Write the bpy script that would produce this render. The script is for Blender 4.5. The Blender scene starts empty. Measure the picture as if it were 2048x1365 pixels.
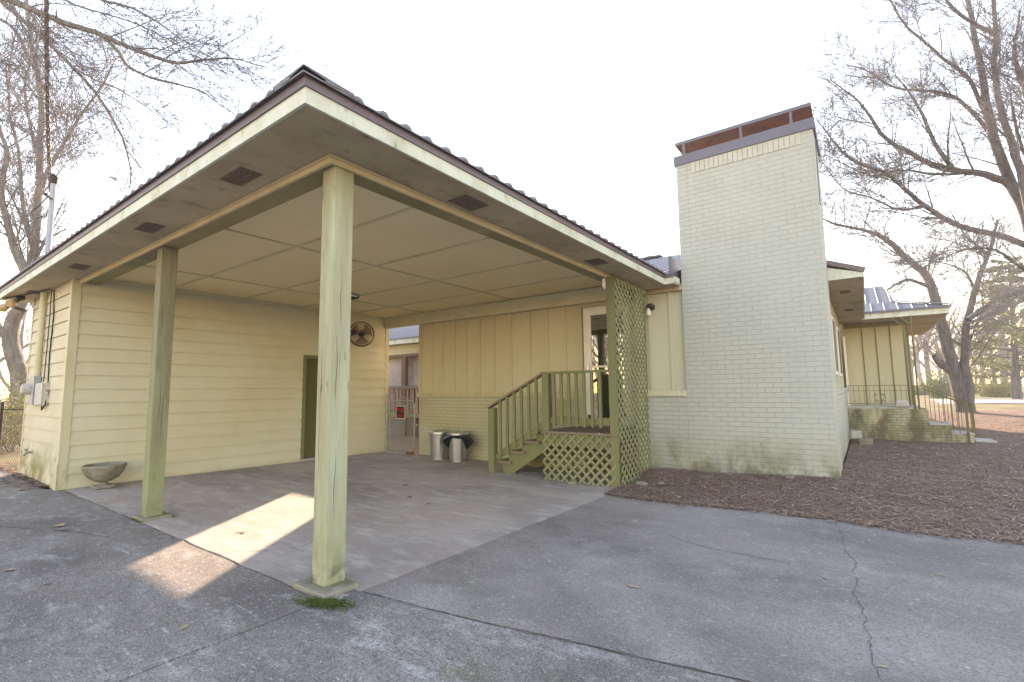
import bpy, math, random
from mathutils import Vector, Matrix
R = math.radians
scene = bpy.context.scene
col = scene.collection
# ------------------------------------------------------------------ camera
CAMM = Matrix(((0.80815708, 0.58884897, -0.01179079), (-0.06889533, 0.07463448, -0.99482819), (-0.58492356, 0.80478978, 0.10088533)))
CAMP = Vector((0, 0, 1.5))
cam_d = bpy.data.cameras.new('camera'); cam = bpy.data.objects.new('camera', cam_d); col.objects.link(cam)
cam_d.sensor_width = 36; cam_d.lens = 36 * 965.335 / 2048; cam_d.clip_start = 0.05; cam_d.clip_end = 1500
rt, dn, fw = CAMM[0], CAMM[1], CAMM[2]
cam.matrix_world = Matrix(((rt[0], -dn[0], -fw[0], 0), (rt[1], -dn[1], -fw[1], 0), (rt[2], -dn[2], -fw[2], 1.5), (0, 0, 0, 1)))
scene.camera = cam
def at(u, v, d):                      # a sight line of the photograph followed for d metres
    return CAMP + d * (CAMM.transposed() @ Vector(((u - 1024) / 965.335, (v - 682.5) / 965.335, 1)))
# ------------------------------------------------------------------ sky, sun, exposure
SUN_EL = 20.3
TO_SUN = Vector((-0.585 * math.cos(R(SUN_EL)), 0.811 * math.cos(R(SUN_EL)), math.sin(R(SUN_EL)))).normalized()
w = bpy.data.worlds.new('World'); scene.world = w; w.use_nodes = True
wn = w.node_tree; bg = wn.nodes['Background']
sky = wn.nodes.new('ShaderNodeTexSky'); sky.sky_type = 'NISHITA'; sky.sun_disc = False
sky.sun_elevation = R(SUN_EL); sky.sun_rotation = math.atan2(TO_SUN.x, TO_SUN.y)
sky.air_density = 1.6; sky.dust_density = 0.0; sky.ozone_density = 1.0
wn.links.new(sky.outputs[0], bg.inputs[0]); bg.inputs[1].default_value = 0.13
sd = bpy.data.lights.new('sun', 'SUN'); sd.energy = 4.3; sd.angle = R(0.6); sd.color = (1, 0.83, 0.57)
sun = bpy.data.objects.new('sun', sd); col.objects.link(sun); sun.rotation_euler = TO_SUN.to_track_quat('Z', 'Y').to_euler(); sun.location = (-20, 30, 20)
scene.view_settings.view_transform = 'Standard'; scene.view_settings.look = 'None'
scene.view_settings.exposure = 2.3; scene.view_settings.gamma = 1.0
scene.view_settings.use_white_balance = True; scene.view_settings.white_balance_temperature = 7100; scene.view_settings.white_balance_tint = 27
# ------------------------------------------------------------------ helpers
def sm(a, b, x):
    t = max(0., min(1., (x - a) / (b - a))); return t * t * (3 - 2 * t)
def T(x, y):                          # lie of the land
    z = -0.014 * max(0, min(y - 2.3, 7)) * (1 - sm(-3.0, -0.5, x))
    z += 0.42 * sm(17, 36, y) * sm(-4, 2, x) + 0.5 * sm(36, 90, y) * sm(-4, 2, x)
    return z
LOC = {}
def tag(o, label=None, cat=None, group=None, kind=None):
    if label: o['label'] = label
    if cat: o['category'] = cat
    if group: o['group'] = group
    if kind: o['kind'] = kind
    return o
def thing(name, label, cat, loc=(0, 0, 0), rz=0, group=None):
    o = bpy.data.objects.new(name, None); col.objects.link(o); o.location = loc; o.rotation_euler = (0, 0, rz)
    o.empty_display_size = .1; LOC[o] = Vector(loc)
    return tag(o, label, cat, group)
class MB:
    def __init__(s): s.v = []; s.f = []
    def add(s, vs, fs):
        n = len(s.v); s.v += [tuple(p) for p in vs]; s.f += [tuple(i + n for i in f) for f in fs]; return s
    def box(s, x0, x1, y0, y1, z0, z1):
        return s.add([(x0, y0, z0), (x1, y0, z0), (x1, y1, z0), (x0, y1, z0), (x0, y0, z1), (x1, y0, z1), (x1, y1, z1), (x0, y1, z1)],
              [(0, 3, 2, 1), (4, 5, 6, 7), (0, 1, 5, 4), (1, 2, 6, 5), (2, 3, 7, 6), (3, 0, 4, 7)])
    def bar(s, a, b, wd, th, up=(0, 0, 1)):       # beam of rectangular section from a to b, wd sideways, th along up
        a, b = Vector(a), Vector(b); d = (b - a).normalized(); u = Vector(up); sd_ = d.cross(u).normalized(); u = sd_.cross(d)
        o = [(-wd / 2, -th / 2), (wd / 2, -th / 2), (wd / 2, th / 2), (-wd / 2, th / 2)]
        return s.add([p + sd_ * i + u * j for p in (a, b) for i, j in o], [(0, 1, 2, 3), (7, 6, 5, 4), (0, 4, 5, 1), (1, 5, 6, 2), (2, 6, 7, 3), (3, 7, 4, 0)])
    def prism(s, poly, z0, z1):                   # plan polygon, heights may be functions
        f0 = z0 if callable(z0) else (lambda x, y: z0); f1 = z1 if callable(z1) else (lambda x, y: z1); n = len(poly)
        vs = [(x, y, f0(x, y)) for x, y in poly] + [(x, y, f1(x, y)) for x, y in poly]
        return s.add(vs, [tuple(range(n))[::-1], tuple(range(n, 2 * n))] + [(i, (i + 1) % n, n + (i + 1) % n, n + i) for i in range(n)])
    def tube(s, pts, rad, n=8, cap=True):
        pts = [Vector(p) for p in pts]; m = len(pts)
        if not isinstance(rad, (list, tuple)): rad = [rad] * m
        vs = []; ref = None
        for i, p in enumerate(pts):
            d = (pts[min(i + 1, m - 1)] - pts[max(i - 1, 0)])
            if d.length < 1e-9: d = Vector((0, 0, 1))
            d.normalize()
            if ref is None: ref = Vector((1, 0, 0)) if abs(d.x) < .8 else Vector((0, 1, 0))
            ref = (ref - d * ref.dot(d))
            if ref.length < 1e-6: ref = d.orthogonal()
            ref.normalize(); bi = d.cross(ref)
            for k in range(n):
                a = 2 * math.pi * k / n; vs.append(p + (ref * math.cos(a) + bi * math.sin(a)) * rad[i])
        fs = [(i * n + k, i * n + (k + 1) % n, (i + 1) * n + (k + 1) % n, (i + 1) * n + k) for i in range(m - 1) for k in range(n)]
        if cap: fs += [tuple(range(n))[::-1], tuple(range((m - 1) * n, m * n))]
        return s.add(vs, fs)
    def lathe(s, prof, c=(0, 0, 0), n=28, rf=None):
        m = len(prof); vs = []
        for r, z in prof:
            for k in range(n):
                a = 2 * math.pi * k / n; q = r * (rf(a, z) if rf else 1)
                vs.append((c[0] + q * math.cos(a), c[1] + q * math.sin(a), c[2] + z))
        fs = [(i * n + k, i * n + (k + 1) % n, (i + 1) * n + (k + 1) % n, (i + 1) * n + k) for i in range(m - 1) for k in range(n)]
        fs += [tuple(range(n))[::-1], tuple(range((m - 1) * n, m * n))]
        return s.add(vs, fs)
    def ball(s, c, r, n=10, sq=(1, 1, 1)):
        m = n // 2 + 1; vs = []
        for i in range(m + 1):
            th = math.pi * i / m
            for k in range(n):
                a = 2 * math.pi * k / n; vs.append((c[0] + r * sq[0] * math.sin(th) * math.cos(a), c[1] + r * sq[1] * math.sin(th) * math.sin(a), c[2] + r * sq[2] * math.cos(th)))
        return s.add(vs, [(i * n + k, (i + 1) * n + k, (i + 1) * n + (k + 1) % n, i * n + (k + 1) % n) for i in range(m) for k in range(n)])
    def build(s, name, mat, parent=None, label=None, smooth=False, bevel=0, local=False):
        me = bpy.data.meshes.new(name)
        L = LOC.get(parent, Vector((0, 0, 0))) if (parent and not local) else Vector((0, 0, 0))
        me.from_pydata([(p[0] - L[0], p[1] - L[1], p[2] - L[2]) for p in s.v], [], s.f); me.update()
        o = bpy.data.objects.new(name, me); col.objects.link(o); me.materials.append(mat)
        if parent: o.parent = parent; LOC[o] = L if not local else LOC.get(parent, Vector((0, 0, 0)))
        else: LOC[o] = Vector((0, 0, 0))
        if label: o['label'] = label
        if smooth:
            me.polygons.foreach_set('use_smooth', [True] * len(me.polygons))
            try: me.set_sharp_from_angle(angle=R(40))
            except Exception: pass
        if bevel:
            b = o.modifiers.new('bevel', 'BEVEL'); b.width = bevel; b.segments = 2; b.limit_method = 'ANGLE'
        return o
def copy_tree(o, parent=None):
    c = o.copy(); col.objects.link(c)
    if parent: c.parent = parent
    for ch in list(o.children): copy_tree(ch, c)
    return c
# ------------------------------------------------------------------ materials
def hexc(h):
    h = h.lstrip('#'); f = lambda t: (t / 12.92 if t <= .04045 else ((t + .055) / 1.055) ** 2.4)
    return tuple(f(int(h[i:i + 2], 16) / 255) for i in (0, 2, 4)) + (1,)
def surf(name, base, layers=(), rough=.75, bump=(), metal=0, spec=.3, brick=None, shift=(0, 0, 0), island=None):
    """layers: (colour, noise scale, low, high, amount, stretch); bump: (scale, strength, stretch)"""
    m = bpy.data.materials.new(name); m.use_nodes = True; nt = m.node_tree; N = nt.nodes; Lk = nt.links
    b = N['Principled BSDF']; b.inputs['Roughness'].default_value = rough; b.inputs['Metallic'].default_value = metal
    b.inputs['Specular IOR Level'].default_value = spec
    tc = N.new('ShaderNodeTexCoord'); c4 = (*base, 1) if len(base) == 3 else base
    cur = None
    def mix(fac, a, bcol):
        mx = N.new('ShaderNodeMix'); mx.data_type = 'RGBA'
        if isinstance(fac, (int, float)): mx.inputs[0].default_value = fac
        else: Lk.new(fac, mx.inputs[0])
        for s_, q in ((6, a), (7, bcol)):
            if hasattr(q, 'is_linked') or hasattr(q, 'links'): Lk.new(q, mx.inputs[s_])
            else: mx.inputs[s_].default_value = q
        return mx.outputs[2]
    cur = c4
    if island:
        g = N.new('ShaderNodeNewGeometry'); rp = N.new('ShaderNodeValToRGB'); rp.color_ramp.interpolation = 'CONSTANT'
        while len(rp.color_ramp.elements) < len(island): rp.color_ramp.elements.new(.5)
        for i, ccc in enumerate(island):
            rp.color_ramp.elements[i].position = i / len(island); rp.color_ramp.elements[i].color = (*ccc, 1) if len(ccc) == 3 else ccc
        Lk.new(g.outputs['Random Per Island'], rp.inputs[0]); cur = rp.outputs[0]
    hgt = None
    if brick:
        sx = N.new('ShaderNodeSeparateXYZ'); Lk.new(tc.outputs['Object'], sx.inputs[0])
        ad = N.new('ShaderNodeMath'); ad.operation = 'ADD'; Lk.new(sx.outputs[0], ad.inputs[0]); Lk.new(sx.outputs[1], ad.inputs[1])
        cx = N.new('ShaderNodeCombineXYZ'); Lk.new(ad.outputs[0], cx.inputs[0]); Lk.new(sx.outputs[2], cx.inputs[1])
        nz = N.new('ShaderNodeTexNoise'); nz.inputs['Scale'].default_value = 5; Lk.new(tc.outputs['Object'], nz.inputs[0])
        va = N.new('ShaderNodeVectorMath'); va.operation = 'MULTIPLY_ADD'; Lk.new(nz.outputs['Color'], va.inputs[0]); va.inputs[1].default_value = (.022, .014, 0); Lk.new(cx.outputs[0], va.inputs[2])
        bt = N.new('ShaderNodeTexBrick'); Lk.new(va.outputs[0], bt.inputs[0]); bt.inputs['Scale'].default_value = 1
        bt.inputs['Brick Width'].default_value = brick[0]; bt.inputs['Row Height'].default_value = brick[1]; bt.inputs['Mortar Size'].default_value = brick[2]
        bt.inputs['Mortar Smooth'].default_value = .35; bt.inputs['Bias'].default_value = -.2
        bt.inputs['Color1'].default_value = c4; bt.inputs['Color2'].default_value = brick[4]; bt.inputs['Mortar'].default_value = brick[3]
        # patches where thick paint has filled the joints
        pn = N.new('ShaderNodeTexNoise'); pn.inputs['Scale'].default_value = 1.1; pn.inputs['Detail'].default_value = 5; Lk.new(tc.outputs['Object'], pn.inputs[0])
        pr = N.new('ShaderNodeMapRange'); Lk.new(pn.outputs[0], pr.inputs[0]); pr.inputs[1].default_value = .42; pr.inputs[2].default_value = .60; pr.inputs[3].default_value = .12; pr.inputs[4].default_value = 1
        cur = mix(pr.outputs[0], c4, bt.outputs['Color'])
        iv = N.new('ShaderNodeMath'); iv.operation = 'MULTIPLY_ADD'; Lk.new(bt.outputs['Fac'], iv.inputs[0]); iv.inputs[1].default_value = -1; iv.inputs[2].default_value = 1
        hgt = iv.outputs[0]
    for L in layers:
        ccol, scl, lo, hi, amt = L[:5]; st = L[5] if len(L) > 5 else (1, 1, 1)
        mp = N.new('ShaderNodeMapping'); Lk.new(tc.outputs['Object'], mp.inputs[0]); mp.inputs['Scale'].default_value = st; mp.inputs['Location'].default_value = (scl * 1.37 % 7, scl * .77 % 5, lo * 9)
        nz = N.new('ShaderNodeTexNoise'); nz.inputs['Scale'].default_value = scl; nz.inputs['Detail'].default_value = 6; nz.inputs['Roughness'].default_value = .62; Lk.new(mp.outputs[0], nz.inputs[0])
        mr = N.new('ShaderNodeMapRange'); Lk.new(nz.outputs[0], mr.inputs[0]); mr.inputs[1].default_value = lo; mr.inputs[2].default_value = hi; mr.inputs[3].default_value = 0; mr.inputs[4].default_value = amt
        fac = mr.outputs[0]
        if len(L) > 6:                            # limit the layer to a height band: (z where full, z where none)
            s3 = N.new('ShaderNodeSeparateXYZ'); Lk.new(tc.outputs['Object'], s3.inputs[0])
            m2 = N.new('ShaderNodeMapRange'); Lk.new(s3.outputs[2], m2.inputs[0]); m2.inputs[1].default_value = L[6][0]; m2.inputs[2].default_value = L[6][1]; m2.inputs[3].default_value = 1; m2.inputs[4].default_value = 0
            mm = N.new('ShaderNodeMath'); mm.operation = 'MULTIPLY'; Lk.new(fac, mm.inputs[0]); Lk.new(m2.outputs[0], mm.inputs[1]); fac = mm.outputs[0]
        cur = mix(fac, cur, (*ccol, 1) if len(ccol) == 3 else ccol)
    if hasattr(cur, 'links'): Lk.new(cur, b.inputs['Base Color'])
    else: b.inputs['Base Color'].default_value = cur
    nrm = None
    hs = ([(hgt, brick[5])] if brick else [])
    for B in bump:
        st = B[2] if len(B) > 2 else (1, 1, 1)
        mp = N.new('ShaderNodeMapping'); Lk.new(tc.outputs['Object'], mp.inputs[0]); mp.inputs['Scale'].default_value = st
        nz = N.new('ShaderNodeTexNoise'); nz.inputs['Scale'].default_value = B[0]; nz.inputs['Detail'].default_value = 5; Lk.new(mp.outputs[0], nz.inputs[0])
        hs.append((nz.outputs[0], B[1]))
    for h, st in hs:
        bp = N.new('ShaderNodeBump'); bp.inputs['Strength'].default_value = 1; bp.inputs['Distance'].default_value = st; Lk.new(h, bp.inputs['Height'])
        if nrm: Lk.new(nrm, bp.inputs['Normal'])
        nrm = bp.outputs[0]
    if nrm: Lk.new(nrm, b.inputs['Normal'])
    return m
YEL = (.595, .58, .43); PGRN = (.56, .56, .37); OLV = (.165, .168, .08); MOSS = (.12, .14, .03)
DIRT = (.16, .13, .07); RED = (.35, .17, .09)
mSid = surf('yellow_siding', YEL, [((.50, .42, .22), .7, .4, .75, .6), ((.34, .28, .14), 1.4, .62, .8, .35, (1, 1, 3)), ((.42, .30, .17), 3, .45, .7, .5, (1, 1, 2), (-.1, .12))], rough=.55, bump=[(40, .0008, (1, 1, 6))])
mSidF = surf('yellow_siding_weathered', (.57, .525, .385), [((.45, .36, .20), .9, .4, .75, .6), ((.16, .17, .04), 2.0, .40, .56, .85, (1, 1, 1), (.25, .8)), ((.50, .30, .12), 3, .5, .7, .5, (1, 1, 1), (.3, .7))], rough=.6, bump=[(40, .0008, (1, 1, 6))])
mTrimY = surf('yellow_trim', (.57, .535, .36), [((.42, .38, .18), 2, .45, .75, .5), ((.18, .20, .06), 5, .45, .7, .7, (1, 1, 1), (.1, .7))], rough=.6)
mBatten = surf('olive_cream_boards', (.54, .495, .33), [((.40, .35, .17), 1.1, .4, .8, .5, (1, 1, .3)), ((.30, .24, .12), 5, .6, .8, .25, (2, 2, .3))], rough=.6, bump=[(30, .001, (3, 3, .3))])
mBattenW = surf('pale_grey_green_boards', (.50, .50, .39), [((.45, .42, .25), 1.1, .4, .8, .5, (1, 1, .3))], rough=.55, bump=[(30, .001, (3, 3, .3))])
mBrickH = surf('painted_brick_wall', (.46, .445, .31), [((.40, .31, .15), 1.2, .45, .7, .5), ((.35, .20, .11), 3, .55, .75, .5, (1, 1, 1), (-.1, .5))], rough=.6, bump=[(60, .002)], brick=(.235, .079, .007, (.36, .33, .18, 1), (.47, .45, .26, 1), .006))
mBrickC = surf('painted_brick_chimney', (.42, .445, .40), [((.36, .38, .335), .8, .4, .75, .6), ((.50, .51, .44), 6, .55, .75, .4), ((.33, .32, .24), 2.0, .50, .70, .6, (2.5, 2.5, .25), (5.9, 4.0)), ((.24, .23, .09), 1.1, .42, .60, .75, (1, 1, .8), (-.05, .75)), ((.10, .095, .04), 1.9, .50, .64, .7, (1, 1, .6), (.1, .7))], rough=.6, bump=[(60, .0025)], brick=(.245, .083, .006, (.355, .37, .325, 1), (.41, .43, .385, 1), .005))
mBrickP = surf('mossy_painted_brick', (.50, .48, .30), [((.36, .13, .07), 2.2, .56, .66, .9), ((.12, .105, .06), 1.5, .38, .60, .9, (1.5, 1.5, .7)), ((.22, .24, .09), 4, .5, .7, .6)], rough=.75, bump=[(60, .003)], brick=(.22, .072, .008, (.24, .22, .12, 1), (.46, .45, .30, 1), .008))
mBrickR = surf('bare_red_brick', (.26, .085, .05), [((.16, .05, .03), 3, .4, .7, .7)], brick=(.22, .072, .012, (.42, .38, .33, 1), (.20, .06, .04, 1), .006))
mSoff = surf('weathered_soffit', (.50, .42, .28), [((.24, .19, .115), .9, .38, .72, .8, (1, 1, 1)), ((.10, .08, .045), 5, .55, .75, .6, (1.5, .8, 1)), ((.47, .42, .24), 2.2, .58, .8, .5)], rough=.75, bump=[(35, .001)])
mCeil = surf('carport_ceiling_paint', (.80, .69, .43), [((.70, .58, .34), .7, .4, .75, .6), ((.80, .70, .46), 1.3, .55, .75, .5)], rough=.65, bump=[(20, .001)])
mCeilB = surf('ceiling_batten_paint', (.62, .545, .345), [((.36, .29, .14), 2, .4, .75, .6)], rough=.65)
mFasc = surf('pale_green_fascia', (.60, .63, .54), [((.35, .35, .18), 3, .48, .7, .6, (1, 1, .6)), ((.22, .23, .10), 14, .58, .72, .7, (1, 1, .5)), ((.66, .68, .55), 1.2, .5, .8, .5)], rough=.6, bump=[(30, .001, (.4, .4, 3))])
mBeam = surf('dirty_green_beam', (.33, .28, .13), [((.15, .14, .06), 2.0, .4, .7, .8, (.5, .5, 2)), ((.42, .36, .17), 5, .5, .8, .5, (.4, .4, 2))], rough=.75, bump=[(30, .001)])
mPost = surf('green_painted_timber', (.37, .39, .26), [((.29, .26, .155), 1.0, .40, .62, .8, (5, 5, .45)), ((.48, .50, .36), 3, .5, .75, .6, (3, 3, .5)), ((.20, .20, .10), 4, .60, .70, .7, (9, 9, .35)), ((.10, .10, .05), 9, .63, .70, .85, (3, 3, .4)), ((.05, .05, .025), 6, .45, .56, .9, (1, 1, 1), (.02, .28)), ((.15, .18, .05), 3, .4, .7, .6, (1, 1, 1), (.0, .9))], rough=.7, bump=[(18, .006, (4, 4, .2)), (50, .002, (4, 4, .3))])
mPostDark = surf('dark_brown_green_timber', (.25, .24, .14), [((.18, .15, .10), 1.0, .38, .62, .85, (5, 5, .45)), ((.34, .35, .24), 3, .5, .75, .6, (3, 3, .5)), ((.10, .09, .05), 9, .60, .70, .85, (3, 3, .4)), ((.05, .05, .025), 6, .45, .56, .9, (1, 1, 1), (.02, .28)), ((.24, .29, .13), 1.2, .35, .6, .8, (2, 2, 1), (.5, 2.2))], rough=.75, bump=[(18, .006, (4, 4, .2)), (50, .002, (4, 4, .3))])  # darker, browner version of the green post timber, greener towards the foot
mOlive = surf('olive_green_paint', OLV, [((.19, .21, .075), 1.6, .4, .7, .7, (3, 3, .4)), ((.22, .225, .125), 6, .6, .8, .5, (3, 3, .6)), ((.09, .09, .04), 8, .64, .76, .7)], rough=.6, bump=[(30, .0015, (4, 4, .4))])
mLatt = surf('green_lattice_paint', (.225, .235, .12), [((.15, .16, .07), 2, .4, .7, .7), ((.15, .16, .06), 8, .62, .76, .6)], rough=.65)
mOldW = surf('bare_weathered_wood', (.25, .19, .14), [((.13, .10, .07), 3, .4, .7, .8, (.6, 5, 5)), ((.36, .30, .24), 6, .55, .8, .6, (.6, 5, 5))], rough=.85, bump=[(25, .003, (.5, 5, 5))])
mDarkM = surf('brown_metal_trim', (.13, .10, .105), [((.18, .14, .145), 2, .45, .75, .6)], rough=.45, spec=.5)
mRoof = surf('metal_roofing', (.17, .16, .165), [((.24, .22, .22), 2, .4, .8, .6), ((.11, .08, .07), 6, .6, .8, .4)], rough=.42, metal=.35, spec=.5)
mRoofB = surf('blue_grey_metal_roofing', (.16, .17, .20), [((.11, .12, .145), 2, .4, .8, .6)], rough=.55, metal=.1, spec=.4)
mRust = surf('rusted_sheet', (.42, .17, .09), [((.20, .07, .04), 3, .45, .7, .8), ((.55, .26, .15), 6, .5, .75, .6)], rough=.85, bump=[(30, .002)])
mFlash = surf('grey_flashing', (.105, .105, .15), [((.15, .14, .16), 2, .4, .8, .5)], rough=.45, spec=.5)
mVent = surf('rusty_vent_mesh', (.20, .14, .105), [((.10, .07, .05), 50, .45, .6, .9), ((.15, .09, .06), 4, .5, .8, .5)], rough=.9)
mFlashL = surf('dull_grey_mast', (.36, .39, .44), rough=.6)
mVentF = surf('vent_rim_paint', (.20, .16, .10), [((.10, .06, .04), 6, .4, .7, .7)], rough=.8)
mDoorG = surf('dark_olive_door', (.10, .10, .035), [((.13, .13, .05), 2, .4, .8, .5)], rough=.5)
mWhite = surf('white_enamel', (.80, .77, .70), [((.55, .48, .38), 4, .5, .8, .4)], rough=.4, spec=.5)
mBlack = surf('black_plastic', (.012, .012, .013), rough=.4, spec=.5)
mBlackM = surf('black_iron', (.02, .016, .014), [((.07, .04, .025), 20, .5, .7, .6)], rough=.6)
mFanG = surf('fan_guard_wire', (.06, .045, .035), rough=.5, metal=.4)
mFanB = surf('fan_blade_brown', (.30, .20, .14), [((.18, .12, .08), 6, .4, .7, .6)], rough=.55, metal=.2)
mGalv = surf('galvanised_steel', (.52, .55, .58), [((.36, .39, .42), 8, .4, .7, .6, (1, 1, .25)), ((.62, .64, .66), 22, .5, .7, .6)], rough=.32, metal=.9, bump=[(20, .001)])
mPipe = surf('galvanised_pipe', (.36, .37, .33), [((.18, .18, .14), 10, .45, .7, .7), ((.14, .19, .09), 6, .55, .75, .5)], rough=.5, metal=.5)
mBag = surf('black_bin_liner', (.01, .01, .012), rough=.16, spec=.7, bump=[(9, .03), (24, .008)])
mStone = surf('mossy_cast_concrete', (.27, .25, .20), [((.15, .15, .06), 4, .42, .66, .8), ((.40, .37, .31), 12, .55, .75, .6), ((.10, .10, .07), 25, .55, .7, .6)], rough=.9, bump=[(60, .003)])
mSignK = surf('sign_black', (.012, .012, .012), rough=.4)
mSignR = surf('sign_red', (.62, .03, .02), rough=.5)
mSignW = surf('sign_white_edge', (.62, .58, .52), rough=.5)
mGreyB = surf('grey_meter_enamel', (.33, .35, .37), [((.22, .22, .22), 8, .5, .75, .5)], rough=.45)
mGreyL = surf('pale_grey_plastic', (.52, .50, .45), [((.10, .09, .07), 9, .58, .68, .8), ((.38, .36, .30), 3, .4, .8, .5)], rough=.55)
mBulb = surf('frosted_bulb', (.75, .73, .68), rough=.3, spec=.5)
mAmber = surf('amber_lamp_glass', (.45, .30, .15), rough=.25, spec=.6)
mCable = surf('black_cable', (.02, .019, .02), rough=.6)
mTwist = surf('service_cable', (.13, .10, .085), rough=.6)
mBrownW = surf('brown_porch_timber', (.22, .125, .085), [((.12, .07, .05), 3, .4, .7, .7, (4, 4, .5))], rough=.8)
mStick = surf('pale_branch_sticks', (.48, .38, .31), [((.25, .18, .14), 5, .4, .7, .7)], rough=.85)
mGreyW = surf('grey_old_boards', (.24, .20, .19), [((.13, .11, .10), 2.5, .4, .7, .8, (.7, 1, 6)), ((.07, .06, .05), 16, .6, .7, .8)], rough=.9)
mIron = surf('olive_wrought_iron', (.15, .135, .055), [((.20, .10, .05), 12, .5, .7, .6)], rough=.6)
mPaleC = surf('pale_concrete', (.50, .48, .44), [((.30, .28, .24), 3, .4, .7, .7), ((.2, .18, .13), 9, .55, .75, .6)], rough=.9, bump=[(40, .003)])
mBark = surf('grey_bark', (.20, .175, .15), [((.10, .085, .075), 3, .4, .65, .8, (5, 5, .6)), ((.33, .31, .27), 4, .52, .72, .8), ((.17, .18, .08), 3, .58, .75, .6)], rough=.95, bump=[(12, .03, (5, 5, .7))])
mBarkD = surf('dark_furrowed_bark', (.17, .165, .168), [((.09, .08, .075), 2.5, .42, .62, .9, (4, 4, .4)), ((.22, .19, .17), 5, .52, .72, .7, (3, 3, .5))], rough=.95, bump=[(10, .05, (5, 5, .5))])
mTwig = surf('twig_bark', (.165, .16, .165), [((.10, .095, .095), 2, .4, .7, .6)], rough=.9)
mTwigR = surf('greyish_twig_bark', (.18, .17, .17), [((.11, .10, .10), 2, .4, .7, .6)], rough=.9)
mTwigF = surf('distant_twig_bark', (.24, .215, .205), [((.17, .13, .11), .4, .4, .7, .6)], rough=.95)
mNeedle = surf('pine_foliage', (.10, .12, .035), rough=.7, island=[(.16, .19, .06), (.22, .25, .08), (.27, .27, .10), (.11, .14, .05), (.33, .30, .14)])
mBushY = surf('yellow_green_leaves', (.2, .2, .05), rough=.7, island=[(.26, .25, .05), (.34, .30, .08), (.16, .20, .04), (.42, .36, .14), (.20, .24, .05)])
mBushG = surf('cedar_green_leaves', (.1, .16, .05), rough=.7, island=[(.10, .17, .045), (.14, .22, .06), (.07, .12, .03), (.20, .25, .07)])
mLeafs = surf('dry_leaf', (.30, .17, .08), rough=.8, island=[(.30, .17, .08), (.42, .28, .15), (.24, .12, .06), (.36, .25, .14)])
mLeafP = surf('pale_dry_leaf', (.45, .34, .22), [((.30, .20, .11), 20, .4, .7, .6)], rough=.8)
mLeafB = surf('brown_dry_leaf', (.24, .12, .06), [((.14, .07, .03), 20, .4, .7, .6)], rough=.8)
mLitter = surf('leaf_litter', (.2, .12, .08), rough=.85, island=[(.20, .12, .08), (.34, .25, .18), (.13, .075, .05), (.27, .16, .10), (.45, .36, .28)])
mMoss = surf('green_moss', (.075, .11, .015), rough=.95, island=[(.075, .11, .015), (.11, .14, .025), (.05, .075, .012)])
mStraw = surf('pine_needles', (.16, .09, .065), rough=.8, island=[(.33, .205, .145), (.21, .13, .095), (.43, .295, .215), (.13, .088, .07), (.36, .23, .165), (.52, .40, .30)])
mBed = surf('straw_bed', (.22, .145, .105), [((.12, .08, .065), 9, .42, .62, .9, (1, 2.5, 1)), ((.34, .22, .17), 30, .5, .68, .8, (1, 3, 1)), ((.45, .34, .26), 55, .58, .7, .7)], rough=.95, bump=[(25, .03), (80, .012)])
mGround = surf('winter_ground', (.15, .10, .065), [((.24, .21, .09), .35, .45, .60, .8), ((.085, .055, .04), 1.6, .45, .65, .7), ((.36, .29, .19), 5, .55, .7, .7), ((.19, .20, .07), .16, .5, .62, .7)], rough=.95, bump=[(18, .03)])
mRoad = surf('road_gravel', (.42, .36, .32), [((.32, .26, .22), .5, .4, .7, .7), ((.5, .45, .41), 9, .5, .7, .6)], rough=.95)
mDrive = surf('driveway_concrete', (.275, .245, .22), [((.15, .132, .12), .55, .42, .62, .85, (1, 1.5, 1)), ((.34, .31, .285), 1.1, .48, .70, .8), ((.27, .17, .125), .45, .60, .72, .6), ((.14, .14, .07), 1.1, .60, .72, .6), ((.52, .51, .50), 2.6, .53, .68, .55, (1, 2.0, 1)), ((.13, .125, .12), 12, .50, .66, .6), ((.09, .085, .08), 75, .49, .60, .7), ((.62, .61, .60), 100, .57, .66, .65), ((.62, .61, .60), 22, .60, .70, .6, (1, 1.8, 1)), ((.60, .59, .57), 7, .62, .72, .6, (.6, 2.5, 1))], rough=.9, bump=[(110, .006), (14, .005)])
mDriveS = surf('smoother_driveway_concrete', (.295, .262, .235), [((.185, .162, .145), .5, .42, .60, .9, (1, 1.4, 1)), ((.38, .345, .32), .9, .48, .70, .8), ((.34, .24, .19), .4, .58, .70, .6), ((.15, .15, .10), .9, .60, .72, .7), ((.50, .47, .44), 2.4, .55, .72, .3, (1, 1.5, 1)), ((.21, .195, .19), 12, .52, .68, .45), ((.12, .115, .11), 75, .50, .60, .6), ((.64, .63, .62), 100, .58, .66, .55), ((.62, .60, .57), 22, .60, .70, .5, (1, 1.4, 1))], rough=.9, bump=[(110, .004), (14, .004)])
mSlab = surf('carport_concrete', (.42, .365, .33), [((.23, .20, .18), .5, .42, .64, .8, (1, 1.4, 1)), ((.42, .30, .23), .4, .50, .66, .7), ((.56, .52, .485), 1.8, .5, .70, .75, (1, 3, 1)), ((.52, .40, .16), 2.2, .66, .73, .6), ((.27, .245, .225), 7, .52, .70, .55, (1, 2.5, 1)), ((.22, .205, .19), 45, .54, .66, .5), ((.62, .59, .57), 80, .59, .68, .5)], rough=.85, bump=[(110, .002), (9, .004)])
mCrack = surf('crack_dirt', (.06, .053, .04), [((.10, .10, .04), 5, .5, .7, .7)], rough=1)
mScreen = surf('dusty_screen', (.50, .46, .44), [((.33, .29, .27), 1.5, .4, .6, .8), ((.66, .62, .58), 5, .6, .7, .8)], rough=.8)
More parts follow.
